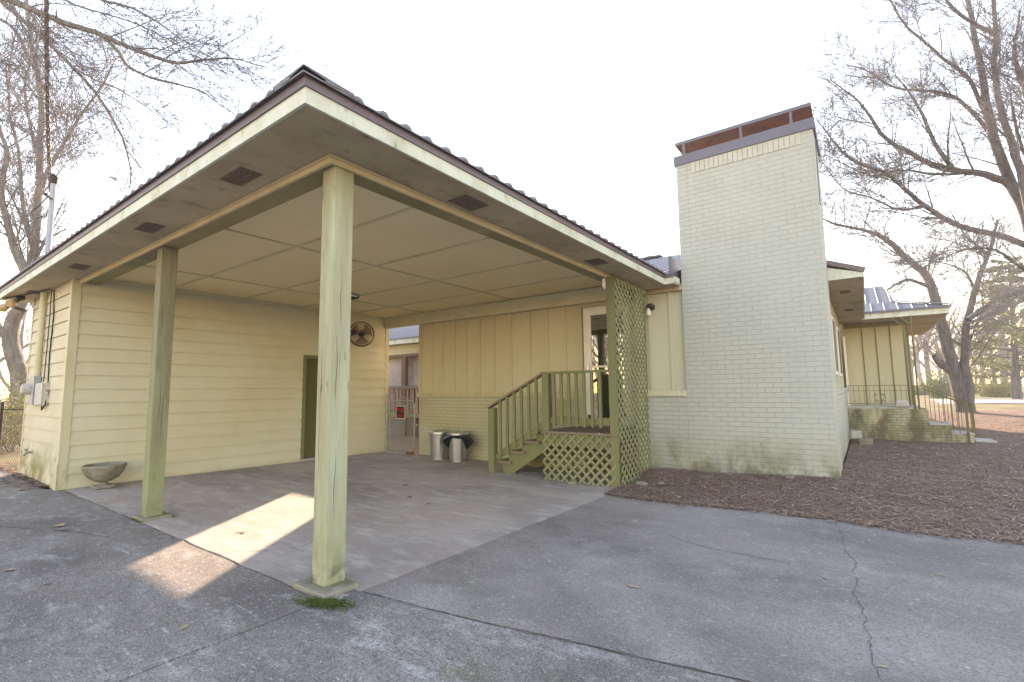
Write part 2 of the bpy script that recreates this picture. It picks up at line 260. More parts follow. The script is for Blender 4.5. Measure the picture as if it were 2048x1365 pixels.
def glass_mat(name, tint, rough=.02, alpha=.35):
    m = bpy.data.materials.new(name); m.use_nodes = True; nt = m.node_tree; N = nt.nodes
    for n in list(N):
        if n.type == 'BSDF_PRINCIPLED': N.remove(n)
    o = N['Material Output']; tr = N.new('ShaderNodeBsdfTransparent'); tr.inputs[0].default_value = (*tint, 1)
    gl = N.new('ShaderNodeBsdfGlossy'); gl.inputs['Roughness'].default_value = rough; gl.inputs[0].default_value = (1, 1, 1, 1)
    fr = N.new('ShaderNodeFresnel'); fr.inputs[0].default_value = 1.7
    ad = N.new('ShaderNodeMath'); ad.operation = 'ADD'; ad.inputs[1].default_value = alpha - .06; ad.use_clamp = True; nt.links.new(fr.outputs[0], ad.inputs[0])
    mx = N.new('ShaderNodeMixShader'); nt.links.new(ad.outputs[0], mx.inputs[0]); nt.links.new(tr.outputs[0], mx.inputs[1]); nt.links.new(gl.outputs[0], mx.inputs[2]); nt.links.new(mx.outputs[0], o.inputs[0])
    return m
mGlass = glass_mat('storm_door_glass', (.75, .78, .72), .01, .22)
rng = random.Random(7)
# ------------------------------------------------------------------ ground, driveway, straw bed
def grid(mb, xs, ys, zf):
    n = len(xs); vs = [(x, y, zf(x, y)) for y in ys for x in xs]
    mb.add(vs, [(j * n + i, j * n + i + 1, (j + 1) * n + i + 1, (j + 1) * n + i) for j in range(len(ys) - 1) for i in range(n - 1)])
def frange(a, b, s): return [a + (b - a) * i / max(1, round((b - a) / s)) for i in range(max(1, round((b - a) / s)) + 1)]
gx_ = [-400, -200, -100, -60, -40] + frange(-30, 20, 1.0) + [26, 34, 44, 60, 90, 150, 300, 500]
gy_ = [-150, -80, -40, -25] + frange(-15, 40, 1.0) + [46, 54, 66, 80, 100, 140, 220, 400, 700]
g = MB(); grid(g, gx_, gy_, lambda x, y: T(x, y) - (.05 if y < 17 else .0))
tag(g.build('ground', mGround, smooth=True), kind='structure')
drv = thing('driveway', None, None); drv['kind'] = 'structure'
def sheet(lo, hi, x0, x1, nx=24, ny=10, th=.09):
    mb = MB(); n = nx + 1; vs = []
    for k, dz in ((0, 0), (1, -th)):
        for j in range(ny + 1):
            for i in range(n):
                x = x0 + (x1 - x0) * i / nx; y = lo(x) + (hi(x) - lo(x)) * j / ny; vs.append((x, y, T(x, y) + dz))
    b = n * (ny + 1); fs = [(j * n + i, j * n + i + 1, (j + 1) * n + i + 1, (j + 1) * n + i) for j in range(ny) for i in range(nx)]
    ed = [i for i in range(n)] + [j * n + nx for j in range(1, ny + 1)] + [ny * n + i for i in range(nx - 1, -1, -1)] + [j * n for j in range(ny - 1, 0, -1)]
    fs += [(ed[i], b + ed[i], b + ed[(i + 1) % len(ed)], ed[(i + 1) % len(ed)]) for i in range(len(ed))]
    return mb.add(vs, fs)
def lin(pts):
    def f(x):
        if x <= pts[0][0]: return pts[0][1]
        for (a, b), (c, d) in zip(pts, pts[1:]):
            if x <= c: return b + (d - b) * (x - a) / (c - a)
        return pts[-1][1]
    return f
wob = lambda x: .006 * math.sin(x * 7.3) + .004 * math.sin(x * 17.1)
j4 = lin([(-3.2, 2.40), (-2.53, 2.48), (-1.62, 2.64), (-.62, 2.82), (9, 4.5)])
edge = lin([(-3.2, 6.86), (-3.1, 6.82), (-1.6, 6.74), (-.5, 6.72), (.4, 6.62), (1.2, 6.72), (9, 6.6)])
sheet(lambda x: 2.172 + wob(x), lambda x: 8.7, -10.48, -3.2, 60, 14).build('slab', mSlab, drv)
sheet(lambda x: j4(x) + .012 + wob(x), lambda x: edge(x) + .05 * math.sin(x * 3.1), -3.17, 9, 60, 10).build('slab', mDriveS, drv)
sheet(lambda x: -14, lambda x: j4(x) - .005 + wob(x), -3.27, 9, 60, 10).build('slab', mDrive, drv)
sheet(lambda x: -14, lambda x: (2.145 + wob(x)) if x > -10.6 else 2.0, -22, -3.285, 90, 10).build('slab', mDrive, drv)
def ribbon(pts, wd, seed, dz=.004):
    r = random.Random(seed); mb = MB(); P = []
    for (a, b), (c, d) in zip(pts, pts[1:]):
        n = max(2, int(math.hypot(c - a, d - b) / .045))
        for i in range(n):
            t = i / n; P.append((a + (c - a) * t, b + (d - b) * t))
    P.append(pts[-1]); off = 0; vs = []
    for i, (x, y) in enumerate(P):
        off = off * .8 + r.uniform(-.018, .018) * (.3 if wd == .012 else 1); q = P[min(i + 1, len(P) - 1)]; p0 = P[max(i - 1, 0)]
        dx, dy = q[0] - p0[0], q[1] - p0[1]; L = math.hypot(dx, dy) or 1; nx, ny = -dy / L, dx / L; hw = wd * r.uniform(.25, 1.0) / 2
        if i in (0, len(P) - 1): hw = .0008
        for s_ in (1, -1):
            xx = x + nx * (off + s_ * hw); yy = y + ny * (off + s_ * hw); vs.append((xx, yy, T(xx, yy) + dz))
    return mb.add(vs, [(2 * i, 2 * i + 1, 2 * i + 3, 2 * i + 2) for i in range(len(P) - 1)])
ribbon([(-.35, 6.6), (-.33, 6.2), (-.28, 5.6), (-.2, 5.1), (-.16, 4.4), (-.09, 3.75), (-.05, 3.3), (.02, 2.95)], .006, 3).build('crack', mCrack, drv)
ribbon([(-9.6, .62), (-8.2, 1.15), (-7.1, 1.62), (-6.55, 1.75)], .012, 4).build('crack', mCrack, drv)
ribbon([(-5.3, 4.15), (-4.9, 4.6), (-4.4, 5.4), (-4.25, 5.9)], .008, 5).build('crack', mCrack, drv)
ribbon([(-4.9, 2.3), (-4.55, 2.75), (-4.75, 3.1)], .01, 6).build('crack', mCrack, drv)
ribbon([(-1.9, 5.2), (-1.2, 4.9), (-.6, 4.85)], .008, 8).build('crack', mCrack, drv)
for q in ([(-10.4, 2.155), (-3.24, 2.155)], [(-3.186, 2.2), (-3.186, 6.8)], [(-3.277, -6), (-3.277, 2.1)]):
    (x0, y0), (x1, y1) = q; mb = MB(); h = .03
    if y0 == y1: mb.add([(x0, y0 - h, T(x0, y0) - .014), (x1, y0 - h, T(x1, y0) - .014), (x1, y0 + h, T(x1, y0) - .014), (x0, y0 + h, T(x0, y0) - .014)], [(0, 1, 2, 3)])
    else: grid(mb, [x0 - h, x0 + h], frange(y0, y1, .4), lambda x, y: T(x, y) - .014)
    mb.build('joint_filler', mCrack, drv)
ribbon([(-3.19, 2.4), (-2.53, 2.485), (-1.62, 2.645), (-.62, 2.825), (1.5, 3.16)], .012, 15, .003).build('joint_filler', mCrack, drv)
# straw bed
def bedz(x, y):
    m = .02 * sm(6.7, 7.3, y) + .05 * sm(7.6, 9.1, y) * (1 - sm(9.6, 12, y))
    m += .09 * math.exp(-((x + 3.0) ** 2 / .25 + (y - 8.5) ** 2 / .3)) + .04 * math.exp(-((x + 2.3) ** 2 / .5 + (y - 8.3) ** 2 / .3))
    return T(x, y) + .005 + m + .012 * math.sin(x * 5.1 + y * 2) * math.sin(y * 4.3 - x)
b1 = MB(); b2 = MB()
grid(b1, frange(-3.28, 16, .16), frange(0, 1, .05), lambda x, y: 0)
nx_ = len(frange(-3.28, 16, .16)); xs_ = frange(-3.28, 16, .16)
for k, (x, y, z) in enumerate(b1.v):
    lo = edge(x) - .10 + .04 * math.sin(x * 6) * math.sin(x * 2.3); yy = lo + (9.14 - lo) * y; b1.v[k] = (x, yy, bedz(x, yy))
grid(b1, frange(-.41, 16, .2), frange(9.14, 30, .3), bedz)
tag(b1.build('straw_bed', mBed, smooth=True), kind='structure')
def needles(n, reg, ln, wd, seed, zf, mb):
    r = random.Random(seed)
    for _ in range(n):
        x, y = reg(r)
        if x is None: continue
        a = r.uniform(0, 6.283); l = ln * r.uniform(.5, 1.2); h = zf(x, y) + r.uniform(.002, .022); bend = r.uniform(-.5, .5); w_ = wd * r.uniform(.6, 1.3); vs = []
        tilt = r.uniform(-.12, .16)
        for t in (-1, 0, 1):
            aa = a + bend * t; px = x + math.cos(a) * l / 2 * t + math.sin(a) * bend * l * .12 * t * t; py = y + math.sin(a) * l / 2 * t - math.cos(a) * bend * l * .12 * t * t
            hh = h + tilt * l * t * .5 + .01 * (1 - abs(t)); ox, oy = -math.sin(aa) * w_ / 2, math.cos(aa) * w_ / 2
            vs += [(px + ox, py + oy, hh), (px - ox, py - oy, hh)]
        mb.add(vs, [(0, 1, 3, 2), (2, 3, 5, 4)])
def reg_near(r):
    x = r.uniform(-3.3, 5); y = r.uniform(6.7, 12)
    if y < edge(x) - .02 - abs(r.gauss(0, .05)): return None, None
    if y > 9.1 and x < -.4: return None, None
    return x, y
def reg_far(r):
    return r.uniform(-.4, 12), 12 + 16 * r.random() ** 1.5
nb = MB(); needles(30000, reg_near, .17, .0055, 11, bedz, nb); needles(14000, reg_far, .26, .011, 12, bedz, nb)
def reg_spill(r):
    x = r.uniform(-3.2, 5); return x, edge(x) - abs(r.gauss(0, .10)) + .03
needles(2600, reg_spill, .13, .005, 13, lambda x, y: T(x, y) + .003, nb)
tag(nb.build('pine_straw', mStraw), 'loose brown pine needles strewn over the planting bed beside the chimney', 'pine straw', kind='stuff')
def leafmesh(mb, x, y, z, s, a, r, curl=.3):
    c, sn = math.cos(a), math.sin(a); vs = []; n = 6; br = r.uniform(.32, .55); b1_, b2_ = r.uniform(-.6, .9), r.uniform(-.3, .9)
    for i in range(n + 1):
        t = -1 + 2 * i / n; wv = max(.03, br * (1 - t * t) ** .7 * (r.uniform(.55, 1.15) if 0 < i < n else 1))
        bend = s * curl * (b1_ * max(0, t) ** 2 + b2_ * max(0, -t) ** 2) * .5
        for q in (-1, 0, 1):
            lx, ly = t * s, q * wv * s * r.uniform(.85, 1.1); vs.append((x + c * lx - sn * ly, y + sn * lx + c * ly, z + max(0, bend) + abs(q) * wv * s * curl * r.uniform(.1, .8)))
    mb.add(vs, [(3 * i + j, 3 * i + j + 1, 3 * i + j + 4, 3 * i + j + 3) for i in range(n) for j in range(2)])
r = random.Random(21); lb = MB()
for _ in range(700):
    x, y = reg_near(r) if r.random() < .6 else reg_far(r)
    if x is None: continue
    leafmesh(lb, x, y, bedz(x, y) + .02, r.uniform(.025, .06), r.uniform(0, 6.3), r)
for _ in range(260):
    x, y = reg_spill(r); y -= r.uniform(-.12, .05); leafmesh(lb, x, y, T(x, y) + .02, r.uniform(.018, .05), r.uniform(0, 6.3), r)
for _ in range(1300):
    x = -10.9 - 5 * r.random() ** 1.3; y = r.uniform(1.35, 2.02) if r.random() < .3 else r.uniform(2.0, 3.5)
    if x > -13.2 and y > 2.08: y = r.uniform(1.7, 2.05)
    if y < 1.98 and r.random() < .75: y = r.uniform(1.98, 2.06)
    leafmesh(lb, x, y, T(x, y) + r.uniform(-.01, .04), r.uniform(.03, .06), r.uniform(0, 6.3), r, .5)
for _ in range(500):
    x = r.uniform(-.4, 14); y = r.uniform(14, 34); leafmesh(lb, x, y, bedz(x, y) + .03, r.uniform(.05, .1), r.uniform(0, 6.3), r)
tag(lb.build('leaf_litter', mLitter), 'scattered dead leaves and bark bits over the beds beside the paving', 'leaf litter', kind='stuff')
# far road and lawn strip
rd = MB(); grid(rd, frange(-30, 160, 6), frange(37, 47, 2.5), lambda x, y: T(x, y) + .02 + .03)
tag(rd.build('road', mRoad, smooth=True), kind='structure')
# ------------------------------------------------------------------ HOUSE with carport and shed
house = thing('house', 'pale yellow and green house with metal roof, open carport and broad brick chimney', 'house', (-6, 8.65, 0))
H = house
XW, YS, YD, YC = -10.5, 2.1, 8.65, 9.15            # shed side wall, shed front, door wall, chimney face
EX = .2285
def siding(mb, axis, const, sgn, a, b, z0, z1):
    k = int(math.floor((z0 - .229) / EX))
    while .229 + k * EX < z1:
        zb, zt = .229 + k * EX, .229 + (k + 1) * EX; k += 1
        za, zc = max(zb, z0), min(zt, z1)
        if zc - za < .004: continue
        f = lambda z: .024 - .020 * (z - zb) / EX
        oa, oc = const + sgn * f(za), const + sgn * f(zc)
        q = [(a, oa, za), (b, oa, za), (b, oc, zc), (a, oc, zc), (a, const + sgn * .001, za + .02), (b, const + sgn * .001, za + .02)]
        if axis == 'y': q = [(o, s_, z) for s_, o, z in q]
        mb.add(q, [(0, 1, 2, 3), (0, 4, 5, 1)])
    return mb
DY0, DY1, DZ1 = 6.19, 7.28, 2.37
s1 = MB(); siding(s1, 'y', XW, 1, YS + .09, DY0, -.14, 3.5); siding(s1, 'y', XW, 1, DY1, YD - .09, -.14, 3.5); siding(s1, 'y', XW, 1, DY0, DY1, DZ1, 3.5)
s1.box(XW - .12, XW - .004, YS + .03, DY0, -.14, 3.52).box(XW - .12, XW - .004, DY1, YD - .03, -.14, 3.52).box(XW - .12, XW - .004, DY0, DY1, DZ1, 3.52)
shedw = s1.build('siding_wall', mSid, H, 'pale yellow lap siding wall along the left of the carport')
rj = random.Random(5); sj = MB()
for k in range(14):
    zb = .229 + k * EX
    for q in range(2):
        yy = rj.uniform(2.6, 8.3)
        if zb + EX > 3.4 or (DY0 - .1 < yy < DY1 + .1 and zb < DZ1): continue
        sj.add([(XW + .0172, yy, zb + .003), (XW + .0172, yy + .004, zb + .003), (XW + .0048, yy + .004, zb + EX - .003), (XW + .0048, yy, zb + EX - .003)], [(0, 1, 2, 3)])

s2 = MB(); siding(s2, 'x', YS, -1, -13.25, XW - .08, -.06, 3.42); s2.box(-13.25, XW - .06, YS + .004, YS + .12, -.14, 3.44); s2.box(-13.3, -13.18, YS + .13, YD, -.14, 3.5)
s2.build('siding_wall', mSidF, H, 'weathered front siding of the store room with moss near the ground')
cb = MB().box(XW - .085, XW + .028, YS - .028, YS - .002, -.02, 3.42).box(XW + .002, XW + .028, YS - .001, YS + .092, -.02, 3.42)
cb.box(XW - .12, XW + .036, YS - .037, YS - .029, -.02, .42)
cb.build('corner_board', mTrimY, H)
MB().box(-13.3, -13.24, YS - .03, YS + .1, -.05, 3.42).build('corner_board', mTrimY, H)
MB().box(XW - .1, XW + .028, YD - .09, YD + .02, -.14, 3.42).build('corner_board', mTrimY, H)
MB().box(-13.2, XW - .02, YS + .02, YS + .2, -.25, -.06).build('foundation', mPaleC, H)
sd_ = MB().box(XW - .10, XW - .07, DY0 + .08, DY1 - .08, .02, DZ1 - .08).build('door', mDoorG, H, 'dark olive store room door')
fr = MB().box(XW - .11, XW + .026, DY0, DY0 + .08, -.02, DZ1).box(XW - .11, XW + .026, DY1 - .08, DY1, -.02, DZ1).box(XW - .11, XW + .026, DY0 + .08, DY1 - .08, DZ1 - .08, DZ1)
fr.build('frame', mOlive, sd_); MB().box(XW - .12, XW + .03, DY0, DY1, -.13, -.022).build('threshold', mPaleC, sd_)
MB().ball((XW - .045, DY1 - .16, 1.0), .03).build('handle', mGalv, sd_, smooth=True)
# crown strip at the top of the siding wall
MB().box(XW + .018, XW + .04, YS + .3, YD - .1, 3.43, 3.497).build('cornice_strip', mTrimY, H)
# posts
def post(x0, y0, wd, z0, z1, label, pad=None, m=mPost):
    o = MB().box(x0, x0 + wd, y0, y0 + wd, z0, z1).build('carport_post', m, H, label, bevel=.008)
    ck = MB(); rk = random.Random(int(abs(x0) * 100))
    for k in range(5):
        z = rk.uniform(.15, 2.6); l = rk.uniform(.25, .7); u = rk.uniform(.04, wd - .04); vs = []
        for i in range(9):
            t = i / 8; w_ = .0022 * math.sin(math.pi * t) + .0004; q = u + .006 * math.sin(t * 7 + k)
            face = k % 2
            for sg in (-1, 1): vs.append((x0 + q + sg * w_, y0 - .0008, z + l * t) if face else (x0 + wd + .0008, y0 + q + sg * w_, z + l * t))
        ck.add(vs, [(2 * i, 2 * i + 1, 2 * i + 3, 2 * i + 2) for i in range(8)])
    ck.build('drying_crack', mCrack, o)['kind'] = 'stuff'
    if pad: MB().box(*pad).build('post_base', mStone, o, bevel=.01)
    return o
post(-3.585, 2.24, .18, .03, 3.372, 'green timber corner post nearest the driveway', (-3.70, -3.27, 2.15, 2.45, -.03, .032))
post(-7.245, 2.225, .175, .03, 3.372, 'green timber post between the corner post and the store room', (-7.33, -6.99, 2.17, 2.48, -.03, .032), mPostDark)
o3 = MB().box(-3.40, -3.262, 7.36, 7.50, -.1, 3.372).build('carport_post', mOlive, H, 'olive post at the corner of the entry landing', bevel=.006)
# beams, ceiling, soffits, fascia
SZ, CZ = 3.42, 3.50
MB().box(XW + .0, -3.40, 2.20, 2.42, 3.372, 3.50).build('front_beam', mBeam, H)
MB().box(-3.62, -3.402, 2.43, 9.12, 3.372, 3.499).build('side_beam', mBeam, H)
MB().box(XW - .1, -3.372, 2.17, 2.198, 3.352, 3.418).box(-3.398, -3.370, 2.199, 9.12, 3.352, 3.418).box(XW - .1, -3.36, 2.158, 2.169, 3.395, 3.418).box(-3.369, -3.358, 2.17, 9.12, 3.395, 3.418).build('beam_moulding', mCeilB, H)
MB().box(XW - .1, -3.5, 2.3, YD - .005, CZ, CZ + .03).build('ceiling', mCeil, H)
cbt = MB()
for y in (3.50, 4.83, 6.18, 7.48): cbt.box(XW + .05, -3.63, y - .022, y + .022, CZ - .014, CZ - .001)
for x in (-8.95, -6.18):
    for a, b in ((2.43, 3.478), (3.522, 4.808), (4.852, 6.158), (6.202, 7.458), (7.502, 8.53)): cbt.box(x - .022, x + .022, a, b, CZ - .014, CZ - .001)
cbt.build('ceiling_batten', mCeilB, H)
XR, YF, XL = -2.87, 1.648, -13.9
so = MB()
so.box(XL, XR - .02, YF + .02, 2.169, SZ, SZ + .02).box(-3.40, XR - .02, 2.17, 8.80, SZ, SZ + .02).box(XL, XW - .1, 2.17, 8.95, SZ + .001, SZ + .02)
so.box(-3.50, -2.70, 8.80, 9.145, SZ + .001, SZ + .02).box(XW - .1, -9.1, YD + .001, 8.95, SZ, SZ + .02)
so.build('soffit', mSoff, H)
fa = MB().box(XL, XR, YF, YF + .022, SZ - .008, 3.556).box(XR - .022, XR, YF + .023, 8.78, SZ - .008, 3.556).box(XR - .022, -2.70, 8.781, 8.80, SZ - .008, 3.556).box(-2.72, -2.70, 8.801, 9.14, SZ - .008, 3.556).box(XL, XL + .02, YF + .023, 8.95, SZ - .008, 3.556).box(XL + .021, -9.1, 8.93, 8.95, SZ - .008, 3.556)
fa.build('fascia', mFasc, H)
MB().box(XL - .01, XR + .014, YF - .014, YF - .001, 3.525, 3.60).box(XR + .001, XR + .014, YF, 8.77, 3.525, 3.60).box(XR + .0, -2.69, 8.766, 8.78, 3.525, 3.60).build('drip_edge', mDarkM, H)
def vent(x, y, lx, ly, z, slots='x'):
    o = MB().box(x - lx / 2, x + lx / 2, y - ly / 2, y + ly / 2, z - .006, z - .0005).build('soffit_vent', mVentF, H)
    m2 = MB(); n = 3
    for k in range(n):
        a = y - ly / 2 + .02 + k * (ly - .03) / n; m2.box(x - lx / 2 + .02, x + lx / 2 - .02, a, a + (ly - .03) / n - .014, z - .009, z - .0065)
    m2.build('mesh_panel', mVent, o)
for x in (-4.37, -6.57, -9.42): vent(x, 1.93, .40, .19, SZ)
for y in (3.63, 6.56): vent(-3.17, y, .25, .36, SZ)
vent(-12.4, 1.93, .40, .19, SZ)
# metal roof over the carport
PIT = .333; xr, yf, xl, zE = XR + .045, YF - .045, XL - .045, 3.60; hw = (xr - xl) / 2; xp = (xr + xl) / 2; zp = zE + hw * PIT; yp = yf + hw
rf = MB()
def slab3(mb, pts, th=.012):
    n = len(pts); mb.add([p for p in pts] + [(p[0], p[1], p[2] - th) for p in pts], [tuple(range(n)), tuple(range(n, 2 * n))[::-1]] + [(i, n + i, n + (i + 1) % n, (i + 1) % n) for i in range(n)])
YV = 8.75
slab3(rf, [(xl, yf, zE), (xr, yf, zE), (xp, yp, zp)])
slab3(rf, [(xr, yf, zE), (xr, YV, zE), (xp, YV + hw, zp), (xp, yp, zp)])
slab3(rf, [(xl, 8.97, zE), (xl, yf, zE), (xp, yp, zp), (xp, 8.97, zp)])
slab3(rf, [(-9.6, 8.97, zE + (-9.6 - xl) * PIT), (xp, 8.97, zp), (xp, YV + hw, zp), (-9.6, YV + hw, zE + (-9.6 - xl) * PIT)])
def rib(mb, a, b, wd, h, sidev):
    a, b, s_ = Vector(a), Vector(b), Vector(sidev); up = Vector((0, 0, 1))
    o = [s_ * -wd, s_ * -wd * .45 + up * h, s_ * wd * .45 + up * h, s_ * wd]
    mb.add([p + q for p in (a, b) for q in o], [(0, 1, 2, 3), (7, 6, 5, 4), (0, 4, 5, 1), (1, 5, 6, 2), (2, 6, 7, 3)])
k = 0
while True:
    s_ = .20 + .232 * k; k += 1
    if s_ > 2 * hw - .2: break
    t = min(s_, 2 * hw - s_); rib(rf, (xr - s_, yf - .004, zE - .002), (xr - s_, yf + t, zE + t * PIT), .045, .024, (1, 0, 0))
k = 0
while True:
    s_ = .20 + .232 * k; k += 1
    if s_ > YV - yf: break
    t = min(s_, hw); rib(rf, (xr + .004, yf + s_, zE - .002), (xr - t, yf + s_, zE + t * PIT), .045, .030, (0, 1, 0))
roof = rf.build('carport_roof', mRoof, H, 'ribbed brown grey metal carport roof')
hc = MB(); cw, lift = .30, .012                     # hip cap: two wings folded over the hip
def hp(s_, t, side):                              # point on roof: s along the eave from the corner, t up the slope
    return (xr - t, yf + s_, zE + lift + t * PIT) if side else (xr - s_, yf + t, zE + lift + t * PIT)
for side in (0, 1):
    n = 8; vs = []
    for i in range(n + 1):
        t = hw * i / n; h0 = hp(t, t, side); h1 = hp(t + cw * 1.3, t, side)
        vs += [(h0[0], h0[1], h0[2] + .03), (h1[0], h1[1], h1[2] + .02), (h1[0], h1[1], h1[2] - .02), (h0[0], h0[1], h0[2] + .02)]
    hc.add(vs, [(4 * i + j, 4 * i + j + 1, 4 * i + j + 5, 4 * i + j + 4) for i in range(n) for j in range(3)] + [(0, 1, 2, 3)])
hc.build('hip_cap', mDarkM, roof)
# main roof of the house behind
YR_, zF = 14.285, 3.60
hr = MB(); zf_ = lambda y: zF + (y - YV) * PIT; zr_ = lambda x: 3.53 + .4 * (.12 - x)
slab3(hr, [(-2.79, YV, zF), (-2.69, YV, zF), (-2.69, 10.36, zf_(10.36)), (-1.46, 10.36, zf_(10.36)), (-4.7, YR_, zf_(YR_)), (xp, YR_, zp)])
slab3(hr, [(.12, 10.42, zr_(.12)), (.12, 17.05, zr_(.12)), (-4.7, 17.05, zr_(-4.7)), (-4.7, YR_, zr_(-4.7)), (-1.46, 10.42, zr_(-1.46))])
slab3(hr, [(-9.6, 20.0, 3.6), (-9.6, YR_, zp), (-4.7, YR_, zp), (-4.7, 17, zr_(-4.7)), (-4.7, 20, 3.6)])
for k in range(26):
    x = -2.9 - .22 * k + .44
    if x > -2.72: continue
    y0 = YV + max(0, (-2.83 - x))
    rib(hr, (x, y0, zf_(y0)), (x, YR_, zf_(YR_)), .04, .03, (1, 0, 0))
k = 0
while 10.5 + .24 * k < 17: rib(hr, (.124, 10.5 + .24 * k, zr_(.12)), (-1.6, 10.5 + .24 * k, zr_(-1.6)), .04, .03, (0, 1, 0)); k += 1
hroof = hr.build('main_roof', mRoofB, H, 'ribbed blue grey metal roof behind the chimney')
MB().bar((-4.7, YR_, zp + .03), (xp, YR_, zp + .03), .4, .04).build('ridge_cap', mRoofB, hroof)
MB().box(-2.78, -2.745, 8.77, 9.2, 3.55, 3.92).build('flashing', mFlash, hroof)
# door wall: brick below, boards above
FZ = 3.205
MB().box(-9.24, -4.54, YD, YD + .12, -.16, 1.345).build('brick_wall', mBrickH, H, 'painted brick lower wall behind the bins')
def sill(x0, x1, y, z0, z1, m):
    mb = MB(); n = int((x1 - x0) / .083); s_ = (x1 - x0) / n
    for i in range(n): mb.box(x0 + i * s_ + .004, x0 + (i + 1) * s_ - .004, y - .045 + rng.uniform(-.003, .003), y + .05, z0, z1 + rng.uniform(-.003, .002))
    return mb.box(x0, x1, y - .036, y + .049, z0 + .004, z1 - .006)
sill(-9.29, -4.56, YD, 1.347, 1.452, mBrickH).build('brick_sill', surf('painted_sill_brick', (.50, .47, .28), [((.40, .36, .2), 6, .45, .7, .6)], rough=.65, bump=[(60, .002)]), H)
bw = MB().box(-9.24, -4.54, YD + .02, YD + .12, 1.45, 3.5).box(-4.54, -3.45, YD + .02, YD + .12, 3.14, 3.5).box(-3.53, -3.45, YD + .02, 9.2, -.16, 3.5)
bw.build('board_wall', mBatten, H, 'cream board and batten wall at the back of the carport')
bb = MB()
for x in (-8.78, -8.40, -8.02, -7.64, -7.235, -6.80, -6.32, -5.81, -5.36, -4.93): bb.box(x - .022, x + .022, YD - .004, YD + .019, 1.453, FZ)
bb.build('wall_batten', mBatten, H)
MB().box(-9.27, -9.18, YD - .008, YD + .14, 1.453, FZ).build('edge_board', mBatten, H); MB().box(-4.60, -4.545, YD - .006, YD + .019, .8, FZ).build('edge_board', mBatten, H)
MB().box(XW + .04, -3.625, YD - .13, YD - .009, FZ + .001, CZ - .015).build('frieze_board', mTrimY, H, 'wide flat cream frieze over the wall and the gate opening')
MB().box(-9.24, -9.1, YD + .13, 20, -.16, 3.6).box(-9.1, 1.0, 19.9, 20, -.16, 3.6).build('outer_wall', mBatten, H)
# window in the end wall beyond the gate
wi = MB().box(-9.265, -9.243, 9.32, 10.42, 2.2, 3.02).build('window', mWhite, H)
mPane = surf('window_pane', (.5, .52, .55), rough=.2, metal=.9)
MB().box(-9.275, -9.267, 9.42, 10.32, 2.3, 2.92).build('pane', mPane, wi)
# storm door
DX0, DX1 = -4.49, -3.54
dz0, dz1 = .80, 3.05
sdoor = MB().box(DX0 + .03, DX1, YD + .055, YD + .10, dz0, dz1).build('storm_door', mDoorG, H, 'dark olive entry door behind white framed storm door glass')
fm = MB().box(DX0, DX0 + .035, YD - .03, YD + .10, dz0, dz1 + .07).box(DX0 + .036, DX1, YD - .03, YD + .10, dz1 + .03, dz1 + .07)
for a in ((DX0 + .036, DX0 + .15, dz0 + .02, dz1 + .028), (DX1 - .115, DX1, dz0 + .02, dz1 + .028)): fm.box(a[0], a[1], YD - .012, YD + .022, a[2], a[3])
fm.box(DX0 + .151, DX1 - .116, YD - .012, YD + .022, dz1 - .09, dz1 + .028).box(DX0 + .151, DX1 - .116, YD - .012, YD + .022, dz0 + .02, dz0 + .14).box(DX0 + .151, DX1 - .116, YD - .008, YD + .018, 1.915, 1.955)
fm.build('door_frame', mWhite, sdoor)
MB().box(DX0 + .15, DX1 - .115, YD + .002, YD + .008, dz0 + .14, dz1 - .09).build('glass', mGlass, sdoor)
cxd = (DX0 + DX1) / 2 + .06
MB().add([(cxd + dx, YD + .05 + dy, 2.62 + dz) for dy in (0, .004) for dx, dz in ((-.26, 0), (0, -.36), (.26, 0), (0, .36))], [(0, 1, 2, 3), (7, 6, 5, 4), (0, 4, 5, 1), (1, 5, 6, 2), (2, 6, 7, 3), (3, 7, 4, 0)]).build('door_light', mBlack, sdoor)
MB().box(DX0 + .06, DX0 + .10, YD - .05, YD - .013, 1.84, 1.98).build('handle', mGalv, sdoor); MB().box(DX0 + .05, DX0 + .13, YD - .03, YD - .013, .93, 1.0).build('closer', mBlack, sdoor)
MB().box(DX0 - .05, DX1 + .05, YD - .005, YD + .12, -.1, dz0 - .002).build('brick_wall', mBrickR, H, 'unpainted red brick below the entry door')
# wall right of the lattice and chimney
CX0, CX1, CD, CTOP = -2.67, -.412, 10.36, 5.80
MB().box(-3.44, CX0 - .003, YC, YC + .12, -.3, 1.352).build('brick_wall', mBrickC, H, 'pale green painted brick under the narrow board panel')
sill(-3.44, CX0 - .004, YC, 1.354, 1.458, mBrickC).build('brick_sill', surf('pale_sill_brick', (.56, .565, .40), [((.46, .46, .3), 6, .45, .7, .6)], rough=.65, bump=[(60, .002)]), H)
MB().box(-3.44, CX0 - .003, YC + .09, YC + .19, 1.46, 3.5).build('board_wall', mBattenW, H, 'narrow pale board panel between lattice and chimney')
MB().box(-3.375, -3.335, YC + .066, YC + .089, 1.46, 3.34).box(-2.96, -2.90, YC + .066, YC + .089, 1.46, 3.34).build('wall_batten', mBattenW, H)
MB().box(-3.44, CX0 - .003, YC + .0, YC + .088, 3.345, 3.44).build('frieze_board', mSoff, H)
ch = MB().box(CX0, CX1, YC, CD, -.3, CTOP).build('chimney', mBrickC, H, 'broad pale green painted brick chimney with soldier course')
sc = MB(); n = 22
for i in range(n):
    a = -2.39 + i * (1.80 / n); d = rng.uniform(-.004, .004); sc.box(a + .006, a + 1.80 / n - .006, YC - .012 + d, YC + .01, 5.555 + rng.uniform(-.004, .004), 5.762)
sc.build('soldier_course', surf('soldier_brick_paint', (.47, .47, .40), [((.38, .37, .29), 5, .45, .7, .7)], rough=.65, bump=[(50, .003)]), ch)
e = .03
